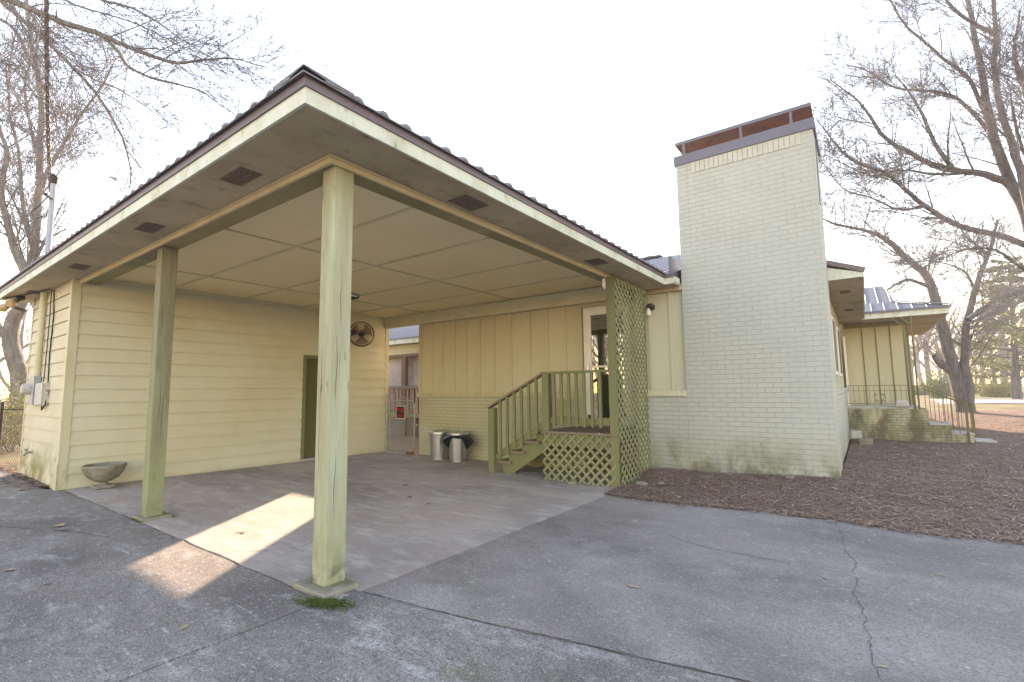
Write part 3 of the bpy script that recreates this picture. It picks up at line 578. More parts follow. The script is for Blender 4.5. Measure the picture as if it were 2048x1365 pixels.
MB().box(CX0 - e, CX1 + e, YC - e, YC - .002, 5.77, 5.955).box(CX0 - e, CX0 - .002, YC - .001, CD + e, 5.77, 5.955).box(CX1 + .002, CX1 + e, YC - .001, CD + e, 5.77, 5.955).box(CX0 - .001, CX1 + .001, CD + .002, CD + e, 5.77, 5.955).box(CX0, CX1, YC, CD, 5.81, 5.83).build('flashing_band', mFlash, ch)
MB().box(CX0 + .01, CX1 - .01, YC + .0, CD - .02, 6.195, 6.212).build('cap_lid', mRust, ch)
MB().box(CX0 - .0, CX1 + .0, YC - .012, YC - .001, 6.175, 6.235).box(CX0 + .0, CX0 + .009, YC + .0, CD, 6.185, 6.235).box(CX1 - .009, CX1, YC + .0, CD, 6.185, 6.235).box(CX0, CX1, YC + .0, CD, 6.2125, 6.235).build('lid_rim', mFlash, ch)
for x in (CX0 + .16, -1.5, CX1 - .3):
    MB().box(x - .022, x + .022, YC - .001, YC + .02, 5.95, 6.19).build('cap_strut', mFlash, ch); MB().box(x - .022, x + .022, CD - .02, CD, 5.95, 6.19).build('cap_strut', mFlash, ch)
MB().box(CX1 + .001, CX1 + .012, 9.55, 9.62, 4.6, 5.9).build('downwire', mFlash, ch)
# right-hand wall, its eave, and the wing with the porch
RX = -.45; WY0 = 18.3
MB().box(RX - .12, RX, CD, 18.3, -.3, 1.35).build('brick_wall', mBrickC, H)
MB().box(RX - .1, RX + .035, CD, 18.28, 1.352, 1.455).build('brick_sill', mBrickC, H)
MB().box(RX - .12, RX - .06, CD, 18.3, 1.457, 3.5).build('board_wall', mBattenW, H)
bq = MB()
for k in range(15): bq.box(RX - .059, RX - .04, CD + .3 + k * .45, CD + .345 + k * .45, 1.457, 3.42)
bq.build('wall_batten', mBattenW, H)
for y in (12.2, 14.6):
    wn_ = MB().box(RX - .058, RX - .02, y, y + 1.0, 1.75, 3.0).build('window', mWhite, H); MB().box(RX - .019, RX - .012, y + .07, y + .93, 1.82, 2.93).build('pane', mBlack, wn_)
MB().box(RX - .2, .10, 10.44, WY0, SZ, SZ + .02).build('soffit', mSoff, H)
for y in (11.9, 14.85): vent(-.20, y, .18, .34, SZ)
ef = MB().box(.10, .12, 10.42, 16.98, SZ - .008, 3.51)
ef.add([(RX - .1, 10.42, SZ), (.099, 10.42, SZ), (.099, 10.42, 3.50), (RX - .1, 10.42, 3.70), (RX - .1, 10.44, SZ), (.099, 10.44, SZ), (.099, 10.44, 3.50), (RX - .1, 10.44, 3.70)], [(0, 1, 2, 3), (7, 6, 5, 4), (0, 4, 5, 1), (1, 5, 6, 2), (2, 6, 7, 3)])
ef.build('fascia', mFasc, H)
MB().bar((.14, 10.405, 3.535), (-.7, 10.405, 3.535 + .84 * .4), .03, .085).build('rake_trim', mDarkM, H)
WY = 18.3; WX = 1.10
MB().box(RX, WX, WY, WY + .12, .3, 3.5).box(WX - .12, WX, WY + .12, 24, .3, 3.5).build('board_wall', mBatten, H, 'cream board wall of the wing behind the porch railing')
bq = MB()
for x in (.02, .36, .70): bq.box(x - .012, x + .012, WY - .02, WY - .001, .9, 3.40)
bq.build('wall_batten', mOlive, H); MB().box(WX - .02, WX + .02, WY - .03, WY - .001, .9, 3.4).build('corner_board', mOlive, H)
MB().box(RX + .001, RX + .05, WY - .6, WY - .1, .92, 3.0).build('side_door', mWhite, H); 
WE, WF = 1.93, 17.0; SW = 3.40
MB().box(.101, WE - .02, WF + .021, WY - .002, SW, SW + .02).box(WX + .001, WE - .02, WY - .001, 24, SW, SW + .02).build('soffit', mSoff, H)
MB().box(RX + .05, WX, WY - .10, WY - .031, 3.28, 3.395).build('frieze_board', mBeam, H)
MB().box(.04, WE, WF, WF + .02, SW - .01, 3.565).box(WE - .02, WE, WF + .021, 24, SW - .01, 3.565).build('fascia', mFasc, H)
wr = MB(); wz = 3.59
slab3(wr, [(-.05, WF - .04, wz), (WE + .05, WF - .04, wz), (WE - 1.05, WF + 1.06, wz + 1.1 * PIT), (-.05, WF + 1.06, wz + 1.1 * PIT)])
slab3(wr, [(WE + .05, WF - .04, wz), (WE + .05, 26, wz), (WE - 1.05, 24.9, wz + 1.1 * PIT), (WE - 1.05, WF + 1.06, wz + 1.1 * PIT)])
slab3(wr, [(-2.2, WF + 1.06, wz + 1.1 * PIT), (WE - 1.05, WF + 1.06, wz + 1.1 * PIT), (WE - 1.2, 21.4, wz + 4.3 * PIT), (-2.2, 21.4, wz + 4.3 * PIT)])
for k in range(10):
    x = -.0 + .30 * k
    if x < WE: t = min(1.1, WE + .05 - x); rib(wr, (x, WF - .042, wz), (x, WF - .04 + t, wz + t * PIT), .015, .02, (1, 0, 0))
    x = -1.9 + .30 * k
    if x < .8: rib(wr, (x, WF + 1.08, wz + 1.12 * PIT), (x, 21.4, wz + 4.3 * PIT), .015, .02, (1, 0, 0))
wroof = wr.build('wing_roof', mRoofB, H, 'blue grey standing seam roof over the porch wing')
MB().bar((WE + .04, WF - .03, wz + .03), (WE - 1.05, WF + 1.06, wz + 1.1 * PIT + .03), .16, .03).build('hip_cap', mRoofB, wroof)
MB().box(-.02, WE + .055, WF - .055, WF - .042, wz - .05, wz + .01).build('drip_edge', mFlash, wroof)
# ------------------------------------------------------------------ entry landing, steps, lattice
DKZ = .77
deck = thing('entry_landing', 'olive green wooden entry landing with steps, railing and lattice screen', 'porch steps', (-4.0, 8.0, -.07))
MB().box(-4.72, -3.27, 7.33, 8.6, DKZ - .035, DKZ).build('deck_boards', mOldW, deck, bevel=.004)
MB().box(-4.69, -3.42, 7.385, 7.42, DKZ - .24, DKZ - .036).box(-4.69, -4.65, 7.421, 8.55, DKZ - .24, DKZ - .036).build('rim_joist', mOlive, deck)
MB().box(-4.69, -4.56, 7.34, 7.475, DKZ + .001, 1.775).build('railing_post', mOlive, deck, bevel=.005)
MB().box(-5.93, -5.80, 7.34, 7.47, -.12, 1.15).build('newel_post', mOlive, deck, bevel=.005)
MB().box(-4.70, -3.41, 7.33, 7.475, 1.777, 1.817).build('top_rail', mOlive, deck, bevel=.004)
MB().box(-4.555, -3.41, 7.39, 7.43, .90, 1.01).build('bottom_rail', mOlive, deck)
for k in range(7): MB().box(-4.45 + k * .148 - .024, -4.45 + k * .148 + .024, 7.345, 7.388, .865, 1.775).build('baluster', mOlive, deck)
MB().bar((-5.95, 7.405, 1.165), (-4.66, 7.405, 1.805), .13, .035).build('handrail', mOldW, deck)
MB().bar((-5.80, 7.42, .22), (-4.69, 7.42, .88), .035, .11).build('stair_rail', mOlive, deck)
for k in range(6):
    x = -5.66 + k * .165; zt = 1.165 + (x + 5.95) * .496 - .02; zb = .22 + (x + 5.8) * .595 - .09
    MB().box(x - .024, x + .024, 7.357, 7.40, zb, zt).build('baluster', mOlive, deck)
for i, (x0, z) in enumerate(((-5.83, .165), (-5.50, .367), (-5.18, .569))):
    MB().box(x0, x0 + .36, 7.42, 8.55, z - .045, z).build('tread', mOldW, deck, bevel=.006)
for yy in (7.50, 8.42):
    pf = [(-5.66, -.08), (-5.50, -.08), (-4.70, .42), (-4.70, .73), (-4.92, .73), (-4.92, .523), (-5.24, .523), (-5.24, .321), (-5.56, .321), (-5.56, .119), (-5.75, .119)]
    mb = MB(); n = len(pf); mb.add([(x, yy, z) for x, z in pf] + [(x, yy + .04, z) for x, z in pf], [tuple(range(n)), tuple(range(n, 2 * n))[::-1]] + [(i, n + i, n + (i + 1) % n, (i + 1) % n) for i in range(n)])
    mb.build('stringer', mOlive if yy < 8 else mBeam, deck)
MB().box(-5.55, -4.74, 8.47, 8.5, -.06, .30).build('riser_board', mBeam, deck)
def lattice(a0, a1, z0, z1, pos, thick, sp=.168, wd=.043, frame=False):
    """diagonal strips in two layers clipped to the panel; pos(a, layer, z) -> point"""
    mb = MB()
    for layer, sg in ((0, 1), (1, -1)):
        c = a0 - (z1 - z0) * (1 if sg > 0 else 0)
        while c < a1 + (z1 - z0) * (1 if sg < 0 else 0):
            pts = []
            for off in (-wd * .707, wd * .707):
                cc = c + off
                # line a = cc + sg*(z - z0)
                s0, s1 = 0., z1 - z0
                if sg > 0: s0 = max(s0, a0 - cc); s1 = min(s1, a1 - cc)
                else: s0 = max(s0, cc - a1); s1 = min(s1, cc - a0)
                pts.append((cc, s0, s1))
            if all(p[2] - p[1] > .02 for p in pts):
                vs = []
                for d in (0, thick):
                    for cc, s0, s1 in pts: vs += [pos(cc + sg * s0, layer, z0 + s0, d), pos(cc + sg * s1, layer, z0 + s1, d)]
                mb.add(vs, [(0, 2, 3, 1), (4, 5, 7, 6), (0, 1, 5, 4), (2, 6, 7, 3), (0, 4, 6, 2), (1, 3, 7, 5)])
            c += sp
    return mb
lf = lattice(-4.70, -3.31, -.09, DKZ - .037, lambda a, l, z, d: (a, 7.352 + l * .011 + d, z), .009)
lf.build('lattice_panel', mLatt, deck, 'low lattice skirt under the landing')
ls = lattice(7.36, 8.70, .62, 3.35, lambda a, l, z, d: (-3.258 + l * -.0 + (.011 if l else 0) + d - .0, a, z), .009, sp=.155, wd=.043)
ls.build('lattice_panel', mLatt, deck, 'tall lattice screen at the side of the landing')
ls = lattice(7.37, 8.66, -.10, .66, lambda a, l, z, d: (-3.236 + (.011 if l else 0) + d, a, z), .009, sp=.16, wd=.043)
ls.build('lattice_panel', mLatt, deck, 'lower overlapping lattice at the side of the landing')
# ------------------------------------------------------------------ things by the wall
def make_can(name, label, loc, tilt=0):
    t = thing(name, label, 'trash can', loc)
    cr = lambda a, z: 1 + (.022 * max(0, math.sin(a * 15)) if .05 < z < .56 else 0)
    prof = [(.185, 0), (.198, .004), (.198, .03), (.192, .034)] + [(.192 + .03 * i / 8, .05 + .52 * i / 8) for i in range(9)] + [(.226, .60), (.229, .612), (.21, .615), (.20, .56), (.17, .03)]
    MB().lathe(prof, n=90, rf=cr).build('body', mGalv, t, smooth=True, local=True)
    lid = MB().lathe([(.238, .585), (.245, .59), (.245, .632), (.232, .64), (.20, .648), (.13, .672), (.06, .685), (.0, .688)], n=48).build('lid', mGalv, t, smooth=True, local=True)
    MB().tube([(-.05, 0, .682), (-.045, 0, .715), (0, 0, .728), (.045, 0, .715), (.05, 0, .682)], .008, 8).build('handle', mGalv, lid, local=True)
    for s_ in (-1, 1):
        a = R(-52) if s_ > 0 else R(128); c, q = math.cos(a), math.sin(a); 
        MB().tube([(c * .222 - q * dx, q * .222 + c * dx, .50 + dz) if k in (0, 3) else (c * .25 - q * dx, q * .25 + c * dx, .50 + dz) for k, (dx, dz) in enumerate(((-.05, .02), (-.05, -.025), (.05, -.025), (.05, .02)))], .006, 6).build('side_handle', mGalv, t, local=True)
    return t
c1 = make_can('trash_can', 'lidded galvanised trash can without a bag, nearer the gate', (-8.17, 8.29, T(-8.17, 8.29)))
c1['group'] = 'galvanised trash cans against the brick wall'
c2 = copy_tree(c1); c2.location = (-7.55, 8.26, T(-7.5, 8.26)); c2.rotation_euler = (0, 0, R(35)); c2['label'] = 'lidded galvanised trash can with a black bag bulging below its lid'
bag = MB(); n = 56; vs = []
for i in range(9):
    t = i / 8
    for k in range(n):
        a = 2 * math.pi * k / n; hang = .20 + .10 * max(0, math.sin(a * 1.0 + .95)) + .08 * max(0, math.cos(a - 3.6)) + .035 * math.sin(5 * a)
        hang *= .35 + .65 * sm(.15, .6, abs(math.sin((a + R(57)) / 2)))
        z = .598 - hang * t; rr = .240 + .085 * math.sin(math.pi * min(1, t * 1.05)) * (1 + .35 * math.sin(3 * a + 1)) + .008 * math.sin(17 * a + 6 * t) + .006 * math.sin(29 * a - 4 * t)
        if t > .95: rr = .228
        vs.append((rr * math.cos(a), rr * math.sin(a), z))
bag.add(vs, [(i * n + k, i * n + (k + 1) % n, (i + 1) * n + (k + 1) % n, (i + 1) * n + k) for i in range(8) for k in range(n)])
bo = bag.build('trash_bag', mBag, smooth=True); bo.location = (-7.55, 8.26, T(-7.5, 8.26)); tag(bo, 'shiny black plastic bag folded over the rim of a trash can', 'trash bag')
# brick by the gate
tag(MB().box(-9.42, -9.22, 8.38, 8.48, -.085, -.01).build('loose_brick', mBrickR, bevel=.006), 'single red brick lying at the foot of the gate', 'brick')
# gate
gate = thing('chain_link_gate', 'galvanised chain link walk gate with rounded top between store room and house', 'gate', (-9.83, 8.6, -.06))
def arc(cx, cz, r_, a0, a1, n=7): return [(cx + r_ * math.cos(R(a0 + (a1 - a0) * i / n)), 8.6, cz + r_ * math.sin(R(a0 + (a1 - a0) * i / n))) for i in range(n + 1)]
g0, g1, gb, gt = -10.30, -9.36, -.02, 1.25
pth = [(g0, 8.6, gb + .03)] + arc(g0 + .14, gt - .14, .14, 180, 90) + arc(g1 - .14, gt - .14, .14, 90, 0) + [(g1, 8.6, gb + .03), (g1 - .03, 8.6, gb), (g0 + .03, 8.6, gb), (g0, 8.6, gb + .03)]
MB().tube(pth, .02, 8).build('gate_frame', mPipe, gate, smooth=True)
def chain(x0, x1, z0, z1, p, sp=.062, rad=.006):
    mb = MB()
    for sg in (1, -1):
        c = x0 - (z1 - z0) if sg > 0 else x0
        while c < (x1 if sg > 0 else x1 + (z1 - z0)):
            if sg > 0: s0, s1 = max(0, x0 - c), min(z1 - z0, x1 - c)
            else: s0, s1 = max(0, c - x1), min(z1 - z0, c - x0)
            if s1 - s0 > .03: mb.tube([p(c + sg * s0, z0 + s0, sg), p(c + sg * s1, z0 + s1, sg)], rad, 3, False)
            c += sp * 1.414
    return mb
chain(g0 + .02, g1 - .02, gb + .01, gt - .03, lambda x, z, s_: (x, 8.6 + .003 * s_, z)).build('wire_mesh', mPipe, gate)
sc = MB()
for cx, s_ in ((-9.93, 1), (-9.73, -1)):
    sc.tube([(cx + s_ * (.10 - .018 * k * .5) * math.cos(R(k * 40)) * (1 - k / 16), 8.6, gt + .06 + .055 * math.sin(R(k * 40)) * (1 - k / 16)) for k in range(14)], .007, 6)
sc.build('scroll', mPipe, gate)
for z in (.25, .95):
    MB().box(-10.37, -10.27, 8.57, 8.63, z, z + .04).build('hinge', mPipe, gate); 
MB().box(-9.40, -9.24, 8.575, 8.625, .62, .655).build('latch', mPipe, gate)
tag(MB().tube([(-10.40, 8.56, -.1), (-10.40, 8.56, 1.40)], .03, 10).ball((-10.40, 8.56, 1.405), .034).build('gate_post', mPipe, smooth=True), 'grey steel pipe post with domed cap holding the gate hinges', 'gate post')
sign = thing('warning_sign', 'small black and red DOG ON PREMISES sign on the chain link gate', 'sign', (-9.85, 8.57, .95))
MB().box(-10.025, -9.675, 8.566, 8.572, .785, 1.125).build('backing', mSignW, sign)
MB().box(-10.005, -9.695, 8.562, 8.5655, .805, 1.105).build('face', mSignK, sign)
def text(s_, size, x, z, parent, m, y=8.5605, sx=1):
    c = bpy.data.curves.new('lettering', 'FONT'); c.body = s_; c.size = size; c.align_x = 'CENTER'; c.extrude = .0008; c.offset = size * .012
    tmp = bpy.data.objects.new('lettering', c); me = bpy.data.meshes.new_from_object(tmp); bpy.data.objects.remove(tmp)
    o = bpy.data.objects.new('lettering', me); col.objects.link(o); o.rotation_euler = (R(90), 0, 0); o.scale = (sx, 1, 1)
    o.parent = parent; o.location = Vector((x, y, z)) - LOC[parent]; me.materials.clear(); me.materials.append(m); return o
text('DOG', .125, -9.85, .985, sign, mSignR); text('ON', .062, -9.85, .925, sign, mSignR); text('PREMISES', .082, -9.85, .835, sign, mSignR, sx=.72)
# fan
fc = Vector((-10.10, 7.485, 2.93)); fax = Vector((.62, -.62, -.22)).normalized()
fan = thing('wall_fan', 'black round industrial fan on a bracket high on the siding wall', 'fan', (-10.5, 7.3, 2.95))
f1 = fax.cross(Vector((0, 0, 1))).normalized(); f2 = f1.cross(fax)
def ring(c, r_, rad, mb, n=40): mb.tube([c + f1 * r_ * math.cos(2 * math.pi * i / n) + f2 * r_ * math.sin(2 * math.pi * i / n) for i in range(n + 1)], rad, 6, False)
gm = MB(); ring(fc, .305, .012, gm); ring(fc - fax * .09, .30, .008, gm); gm.build('rim', mBlackM, fan)
gm = MB()
for k in range(36):
    a = 2 * math.pi * k / 36; d_ = f1 * math.cos(a) + f2 * math.sin(a)
    gm.tube([fc + d_ * .06 + fax * .05, fc + d_ * .2 + fax * .045, fc + d_ * .303], .0022, 3, False); gm.tube([fc + d_ * .05 - fax * .13, fc + d_ * .2 - fax * .125, fc + d_ * .30 - fax * .09], .002, 3, False)
for r_ in (.11, .18, .245): ring(fc + fax * .048, r_, .002, gm, 30)
gm.build('guard', mFanG, fan)
for k in range(3):
    bl = MB(); a0 = 2 * math.pi * k / 3 + .5; vs = []
    for i in range(5):
        for j in range(5):
            rr = .05 + .215 * i / 4; aa = a0 + (j / 4 - .5) * (1.0 + .5 * i / 4); vs.append(fc + (f1 * math.cos(aa) + f2 * math.sin(aa)) * rr + fax * (-.04 + .05 * (j / 4 - .5)))
    bl.add(vs, [(i * 5 + j, i * 5 + j + 1, (i + 1) * 5 + j + 1, (i + 1) * 5 + j) for i in range(4) for j in range(4)]); bl.build('blade', mFanB, fan, smooth=True)
MB().tube([fc + fax * .055, fc + fax * .045, fc - fax * .04], [.03, .06, .05], 14).build('hub', mBlackM, fan)
MB().tube([fc - fax * .12, fc - fax * .28], [.085, .075], 16).build('motor', mFanB, fan, smooth=True)
MB().tube([fc - fax * .2, (-10.22, 7.35, 3.0), (-10.47, 7.30, 3.03)], .022, 8).tube([(-10.22, 7.35, 2.98), (-10.47, 7.30, 2.74)], .012, 6).build('bracket_arm', mBlackM, fan)
MB().box(-10.488, -10.462, 7.23, 7.37, 2.70, 3.10).build('wall_plate', mGreyW, fan)
# ceiling lamp
cl = thing('ceiling_light', 'small flush rectangular lamp with bronze frame on the carport ceiling', 'ceiling lamp', (-8.45, 5.93, CZ))
MB().box(-8.60, -8.30, 5.78, 6.08, CZ - .09, CZ - .075).box(-8.60, -8.30, 5.78, 6.08, CZ - .02, CZ - .0145).box(-8.60, -8.585, 5.78, 5.795, CZ - .075, CZ - .02).box(-8.315, -8.30, 5.78, 5.795, CZ - .075, CZ - .02).box(-8.60, -8.585, 6.065, 6.08, CZ - .075, CZ - .02).box(-8.315, -8.30, 6.065, 6.08, CZ - .075, CZ - .02).build('frame', mBlackM, cl)
MB().box(-8.584, -8.316, 5.796, 6.064, CZ - .074, CZ - .021).build('diffuser', mBulb, cl)
# sensor on the post, wall lamp
MB_s = thing('motion_sensor', 'small white sensor hanging beside the top of the landing post', 'sensor', (-3.43, 7.39, 3.25))
MB().box(-3.455, -3.402, 7.35, 7.40, 3.20, 3.345).build('housing', mWhite, MB_s, bevel=.006); MB().tube([(-3.42, 7.36, 3.2), (-3.42, 7.36, 3.17)], .014, 8).build('lens', mBulb, MB_s)
wl = thing('wall_lamp', 'black bulkhead lamp with a bare white bulb between lattice and chimney', 'wall lamp', (-3.30, YC + .03, 3.05))
MB().tube([(-3.30, YC + .088, 3.09), (-3.30, YC + .02, 3.09), (-3.30, YC - .06, 3.075), (-3.30, YC - .075, 3.07)], [.07, .075, .062, .03], 18).build('housing', mBlack, wl, smooth=True)
MB().lathe([(.02, 0), (.028, -.03), (.045, -.07), (.052, -.105), (.042, -.14), (.015, -.158)], (-3.315, YC - .05, 3.06), 16).build('bulb', mBulb, wl, smooth=True)
# planter
pl = thing('bowl_planter', 'mossy cast concrete bowl planter on a square foot beside the siding wall', 'planter', (-10.09, 2.57, .0))
MB().lathe([(.0, .105), (.075, .105), (.115, .115), (.19, .165), (.245, .235), (.272, .30), (.282, .335), (.288, .342), (.288, .372), (.272, .378), (.255, .37), (.235, .30), (.16, .25), (0, .24)], (-10.09, 2.57, 0), 40).build('bowl', mStone, pl, smooth=True)
MB().lathe([(.10, .05), (.075, .06), (.055, .085), (.07, .104)], (-10.09, 2.57, 0), 24).build('stem', mStone, pl, smooth=True)
MB().box(-10.215, -9.965, 2.445, 2.695, .003, .052).build('foot', mStone, pl, bevel=.012)
# meter, conduit, boxes on the store room front
mt = thing('electric_meter', 'grey electric meter box with round glass meter on the store room wall', 'electric meter', (-12.2, 2.08, 1.6))
MB().box(-12.52, -12.14, 1.985, 2.082, 1.33, 1.86).build('box', mGreyB, mt, bevel=.006)
MB().tube([(-12.36, 1.984, 1.62), (-12.36, 1.94, 1.62), (-12.36, 1.875, 1.62), (-12.36, 1.86, 1.62)], [.10, .10, .085, .05], 20).build('meter', mGreyL, mt, smooth=True)
ub = thing('utility_box', 'pale weathered plastic cable box beside the electric meter', 'cable box', (-11.7, 2.08, 1.5))
MB().box(-12.0, -11.5, 2.0, 2.082, 1.33, 1.72).build('box', mGreyL, ub, bevel=.008)
MB().box(-12.01, -11.49, 1.99, 1.9995, 1.34, 1.71).build('cover', mGreyL, ub, bevel=.004)
tag(MB().tube([(-12.2, 2.03, 1.86), (-12.2, 2.03, SZ - .002)], .048, 12).build('meter_conduit', mTrimY, smooth=True), 'painted service conduit running from the meter up to the eave', 'conduit')
ms = thing('service_mast', 'galvanised service mast with insulator rising through the eave at left', 'mast', (-12.2, 2.03, 3.75))
MB().tube([(-12.2, 2.03, 3.70), (-12.2, 2.03, 5.55)], .045, 10).build('pipe', mFlashL, ms, smooth=True)
MB().tube([(-12.2, 2.03, 5.50), (-12.2, 2.03, 5.62), (-12.17, 1.99, 5.68)], [.06, .07, .03], 10).build('weatherhead', mBlackM, ms); MB().tube([(-12.2, 2.03, 5.2), (-12.0, 1.9, 5.2)], .03, 8).build('insulator', mBlackM, ms)
cbp = []; a, b = at(101, 385, 10.9), at(93, -40, 8.5)
mb = MB()
for ph in range(3):
    mb.tube([a + (b - a) * (i / 90) + Vector((0, 0, -.25 * math.sin(math.pi * i / 90))) + Vector((math.cos(i * .55 + ph * 2.094), math.sin(i * .55 + ph * 2.094), 0)) * .022 for i in range(91)], .016, 5)
tag(mb.build('service_cable', mTwist), 'twisted overhead service cable dropping to the mast at left', 'cable')
mb = MB(); mb.tube([at(98, 392, 10.9), at(80, 410, 10.8), at(62, 425, 10.8), at(70, 438, 10.8), at(92, 432, 10.9), at(99, 415, 10.9)], .012, 5)
tag(mb.build('drip_loop', mCable), 'loop of black wire at the head of the service mast', 'wire')
mb = MB(); q = SZ - .015
mb.tube([(-13.7, 1.68, 3.43), (-13.5, 1.70, q), (-12.6, 1.9, q), (-11.75, 2.02, q), (-11.58, 2.055, 3.36), (-11.55, 2.07, 2.9), (-11.6, 2.07, 2.2), (-11.55, 2.07, 1.75), (-11.50, 2.05, 1.34), (-11.62, 2.03, 1.25), (-11.75, 2.05, 1.33)], .011, 6)
mb.tube([(-11.8, 2.06, q), (-11.84, 2.07, 3.0), (-11.84, 2.07, 2.3), (-11.82, 2.06, 1.745)], .008, 6)
tag(mb.build('phone_cable', mCable), 'black cable stapled under the eave and down the store room front', 'cable')
fl = thing('flood_light', 'twin headed flood light under the left eave', 'flood light', (-13.2, 1.9, SZ))
p0 = Vector((-13.15, 1.85, SZ)); MB().box(p0.x - .13, p0.x + .13, p0.y - .06, p0.y + .06, SZ - .07, SZ - .001).build('bracket', mBlack, fl)
for s_ in (-1, 1):
    a = p0 + Vector((s_ * .10, 0, -.07)); b = a + Vector((s_ * .16, -.06, -.07)); h = MB().tube([a, b], .02, 8).tube([b, b + Vector((s_ * .06, -.05, -.03))], [.03, .05], 10).build('arm', mBlack, fl)
    c = b + Vector((s_ * .06, -.05, -.03)); MB().tube([c, c + Vector((s_ * .07, -.06, -.04)), c + Vector((s_ * .10, -.085, -.055))], [.05, .085, .06], 14).build('lamp', mAmber, fl, smooth=True)
tp = thing('hose_tap', 'small brass hose tap low on the store room front', 'tap', (-12.2, 2.08, .45))
MB().tube([(-12.3, 2.08, .48), (-12.3, 2.0, .48), (-12.3, 1.96, .42)], .02, 8).tube([(-12.35, 1.99, .53), (-12.25, 1.99, .53)], .022, 8).build('spout', mStone, tp)
# ------------------------------------------------------------------ front porch at the right
porch = thing('front_porch', 'weathered painted brick porch platform with crumbling steps at the far right of the house', 'porch', (.5, 17.5, 0))
PX1, PY0 = 1.30, 16.8
MB().box(RX + .001, PX1, PY0, WY - .12, -.1, .86).build('platform', mBrickP, porch)
MB().box(RX + .001, PX1 - .15, PY0 + .12, WY - .121, .861, .92).build('floor_slab', mPaleC, porch)
for k, (a, b, zz) in enumerate(((PX1 + .001, 1.72, .50), (1.721, 2.15, .26))):
    MB().box(a, b, PY0 + .05 + .1 * k, PY0 + 1.2, -.1, zz - .05).build('step', mBrickP, porch); MB().box(a, b + .02, PY0 + .06 + .1 * k, PY0 + 1.19, zz - .049, zz).build('step_slab', mPaleC, porch, bevel=.01)
MB().box(2.2, 2.6, PY0 + .4, PY0 + 1.2, -.05, .07).build('step_slab', mPaleC, porch, bevel=.02)
rl = thing('iron_railing', 'low wrought iron railing with scrollwork along the porch edge', 'railing', (.3, 16.97, .92))
ry = 16.97
mb = MB().box(RX + .02, .98, ry - .011, ry + .011, 1.495, 1.512).box(RX + .02, .98, ry - .009, ry + .009, 1.355, 1.367).box(RX + .02, .98, ry - .009, ry + .009, .99, 1.003)
mb.build('rails', mIron, rl)
mb = MB()
for k in range(12): x = RX + .06 + k * .117; mb.box(x - .005, x + .005, ry - .005, ry + .005, 1.004, 1.494)
mb.build('pickets', mIron, rl)
mb = MB()
for s_ in (-1, 1):
    for zc, rr in ((1.07, .042), (1.25, .042)):
        mb.tube([(.30 + s_ * (.075 + rr * (1 - k / 14) * math.cos(R(k * 45))), ry + .012, zc + rr * (1 - k / 14) * math.sin(R(k * 45))) for k in range(13)], .006, 5)
    mb.tube([(.30 + s_ * .01, ry + .012, 1.02), (.30 + s_ * .11, ry + .012, 1.17), (.30 + s_ * .115, ry + .012, 1.25)], .006, 5)
mb.build('scrollwork', mIron, rl)
for x, y0, lab in ((.95, 17.02, 'slim olive iron porch post nearer the board wall'), (1.13, 16.93, 'slim olive iron porch post at the outer porch corner')):
    pp = thing('porch_post', lab, 'post', (x, y0, .86), group='iron posts under the porch roof')
    MB().box(x - .02, x + .02, y0 - .02, y0 + .02, .861, 3.39).build('shaft', mIron, pp); MB().bar((x, y0, 3.12), (x - .22, y0, 3.37), .03, .03).build('bracket', mIron, pp)
tag(MB().box(1.02, 1.07, 16.9, 16.95, .863, 1.50).build('rail_end_post', mIron), 'short rusty post where the porch railing ends', 'post')
hr2 = thing('stair_handrail', 'sloping wrought iron handrail leading down the porch steps', 'handrail', (1.9, 17.9, 0))
ra, rb_ = Vector((1.30, 18.0, 1.50)), Vector((2.30, 18.0, .98))
MB().bar(ra, rb_, .03, .025).bar(ra - Vector((0, 0, .10)), rb_ - Vector((0, 0, .10)), .02, .015).bar(ra - Vector((0, 0, .92)), rb_ - Vector((0, 0, .78)), .02, .015).build('rails', mIron, hr2)
MB().box(2.27, 2.32, 17.975, 18.025, .02, .98).build('end_post', mIron, hr2); 
mb = MB()
for k in range(11):
    t = (k + .5) / 11; p = ra.lerp(rb_, t); mb.box(p.x - .007, p.x + .007, 17.993, 18.007, p.z - .92 + .14 * t, p.z - .01)
mb.build('pickets', mIron, hr2)
hr3 = thing('stair_handrail', 'short near iron handrail post with curled top at the foot of the porch steps', 'handrail', (2.05, 16.9, 0))
MB().box(2.02, 2.065, 16.88, 16.925, -.02, .98).tube([(2.04, 16.9, .98), (1.95, 16.9, 1.03), (1.85, 16.9, 1.09)], .014, 6).build('end_post', mIron, hr3)
mb = MB()
for k in range(3): mb.box(1.62 + .13 * k, 1.635 + .13 * k, 16.893, 16.907, .26, 1.2 - .07 * k)
MB().bar((2.04, 16.9, 1.0), (1.32, 16.9, 1.38), .03, .02).bar((2.04, 16.9, .3), (1.32, 16.9, .62), .02, .015).build('rails', mIron, hr3); mb.build('pickets', mIron, hr3)
tag(MB().add([(.62, 16.83, .925), (.95, 16.83, .925), (.95, 17.0, .925), (.62, 17.0, .925), (.66, 16.86, 1.10), (.88, 16.86, 1.11), (.88, 16.97, 1.11), (.66, 16.97, 1.10)], [(0, 3, 2, 1), (4, 5, 6, 7), (0, 1, 5, 4), (1, 2, 6, 5), (2, 3, 7, 6), (3, 0, 4, 7)]).build('concrete_block', mPaleC, bevel=.015), 'broken pale concrete lump resting on the porch edge', 'concrete block', 'loose concrete pieces by the porch')
tag(MB().box(-.39, -.16, 15.6, 15.9, .12, .33).build('concrete_block', mPaleC, bevel=.02), 'upright pale concrete lump leaning on the house wall by the porch', 'concrete block', 'loose concrete pieces by the porch')
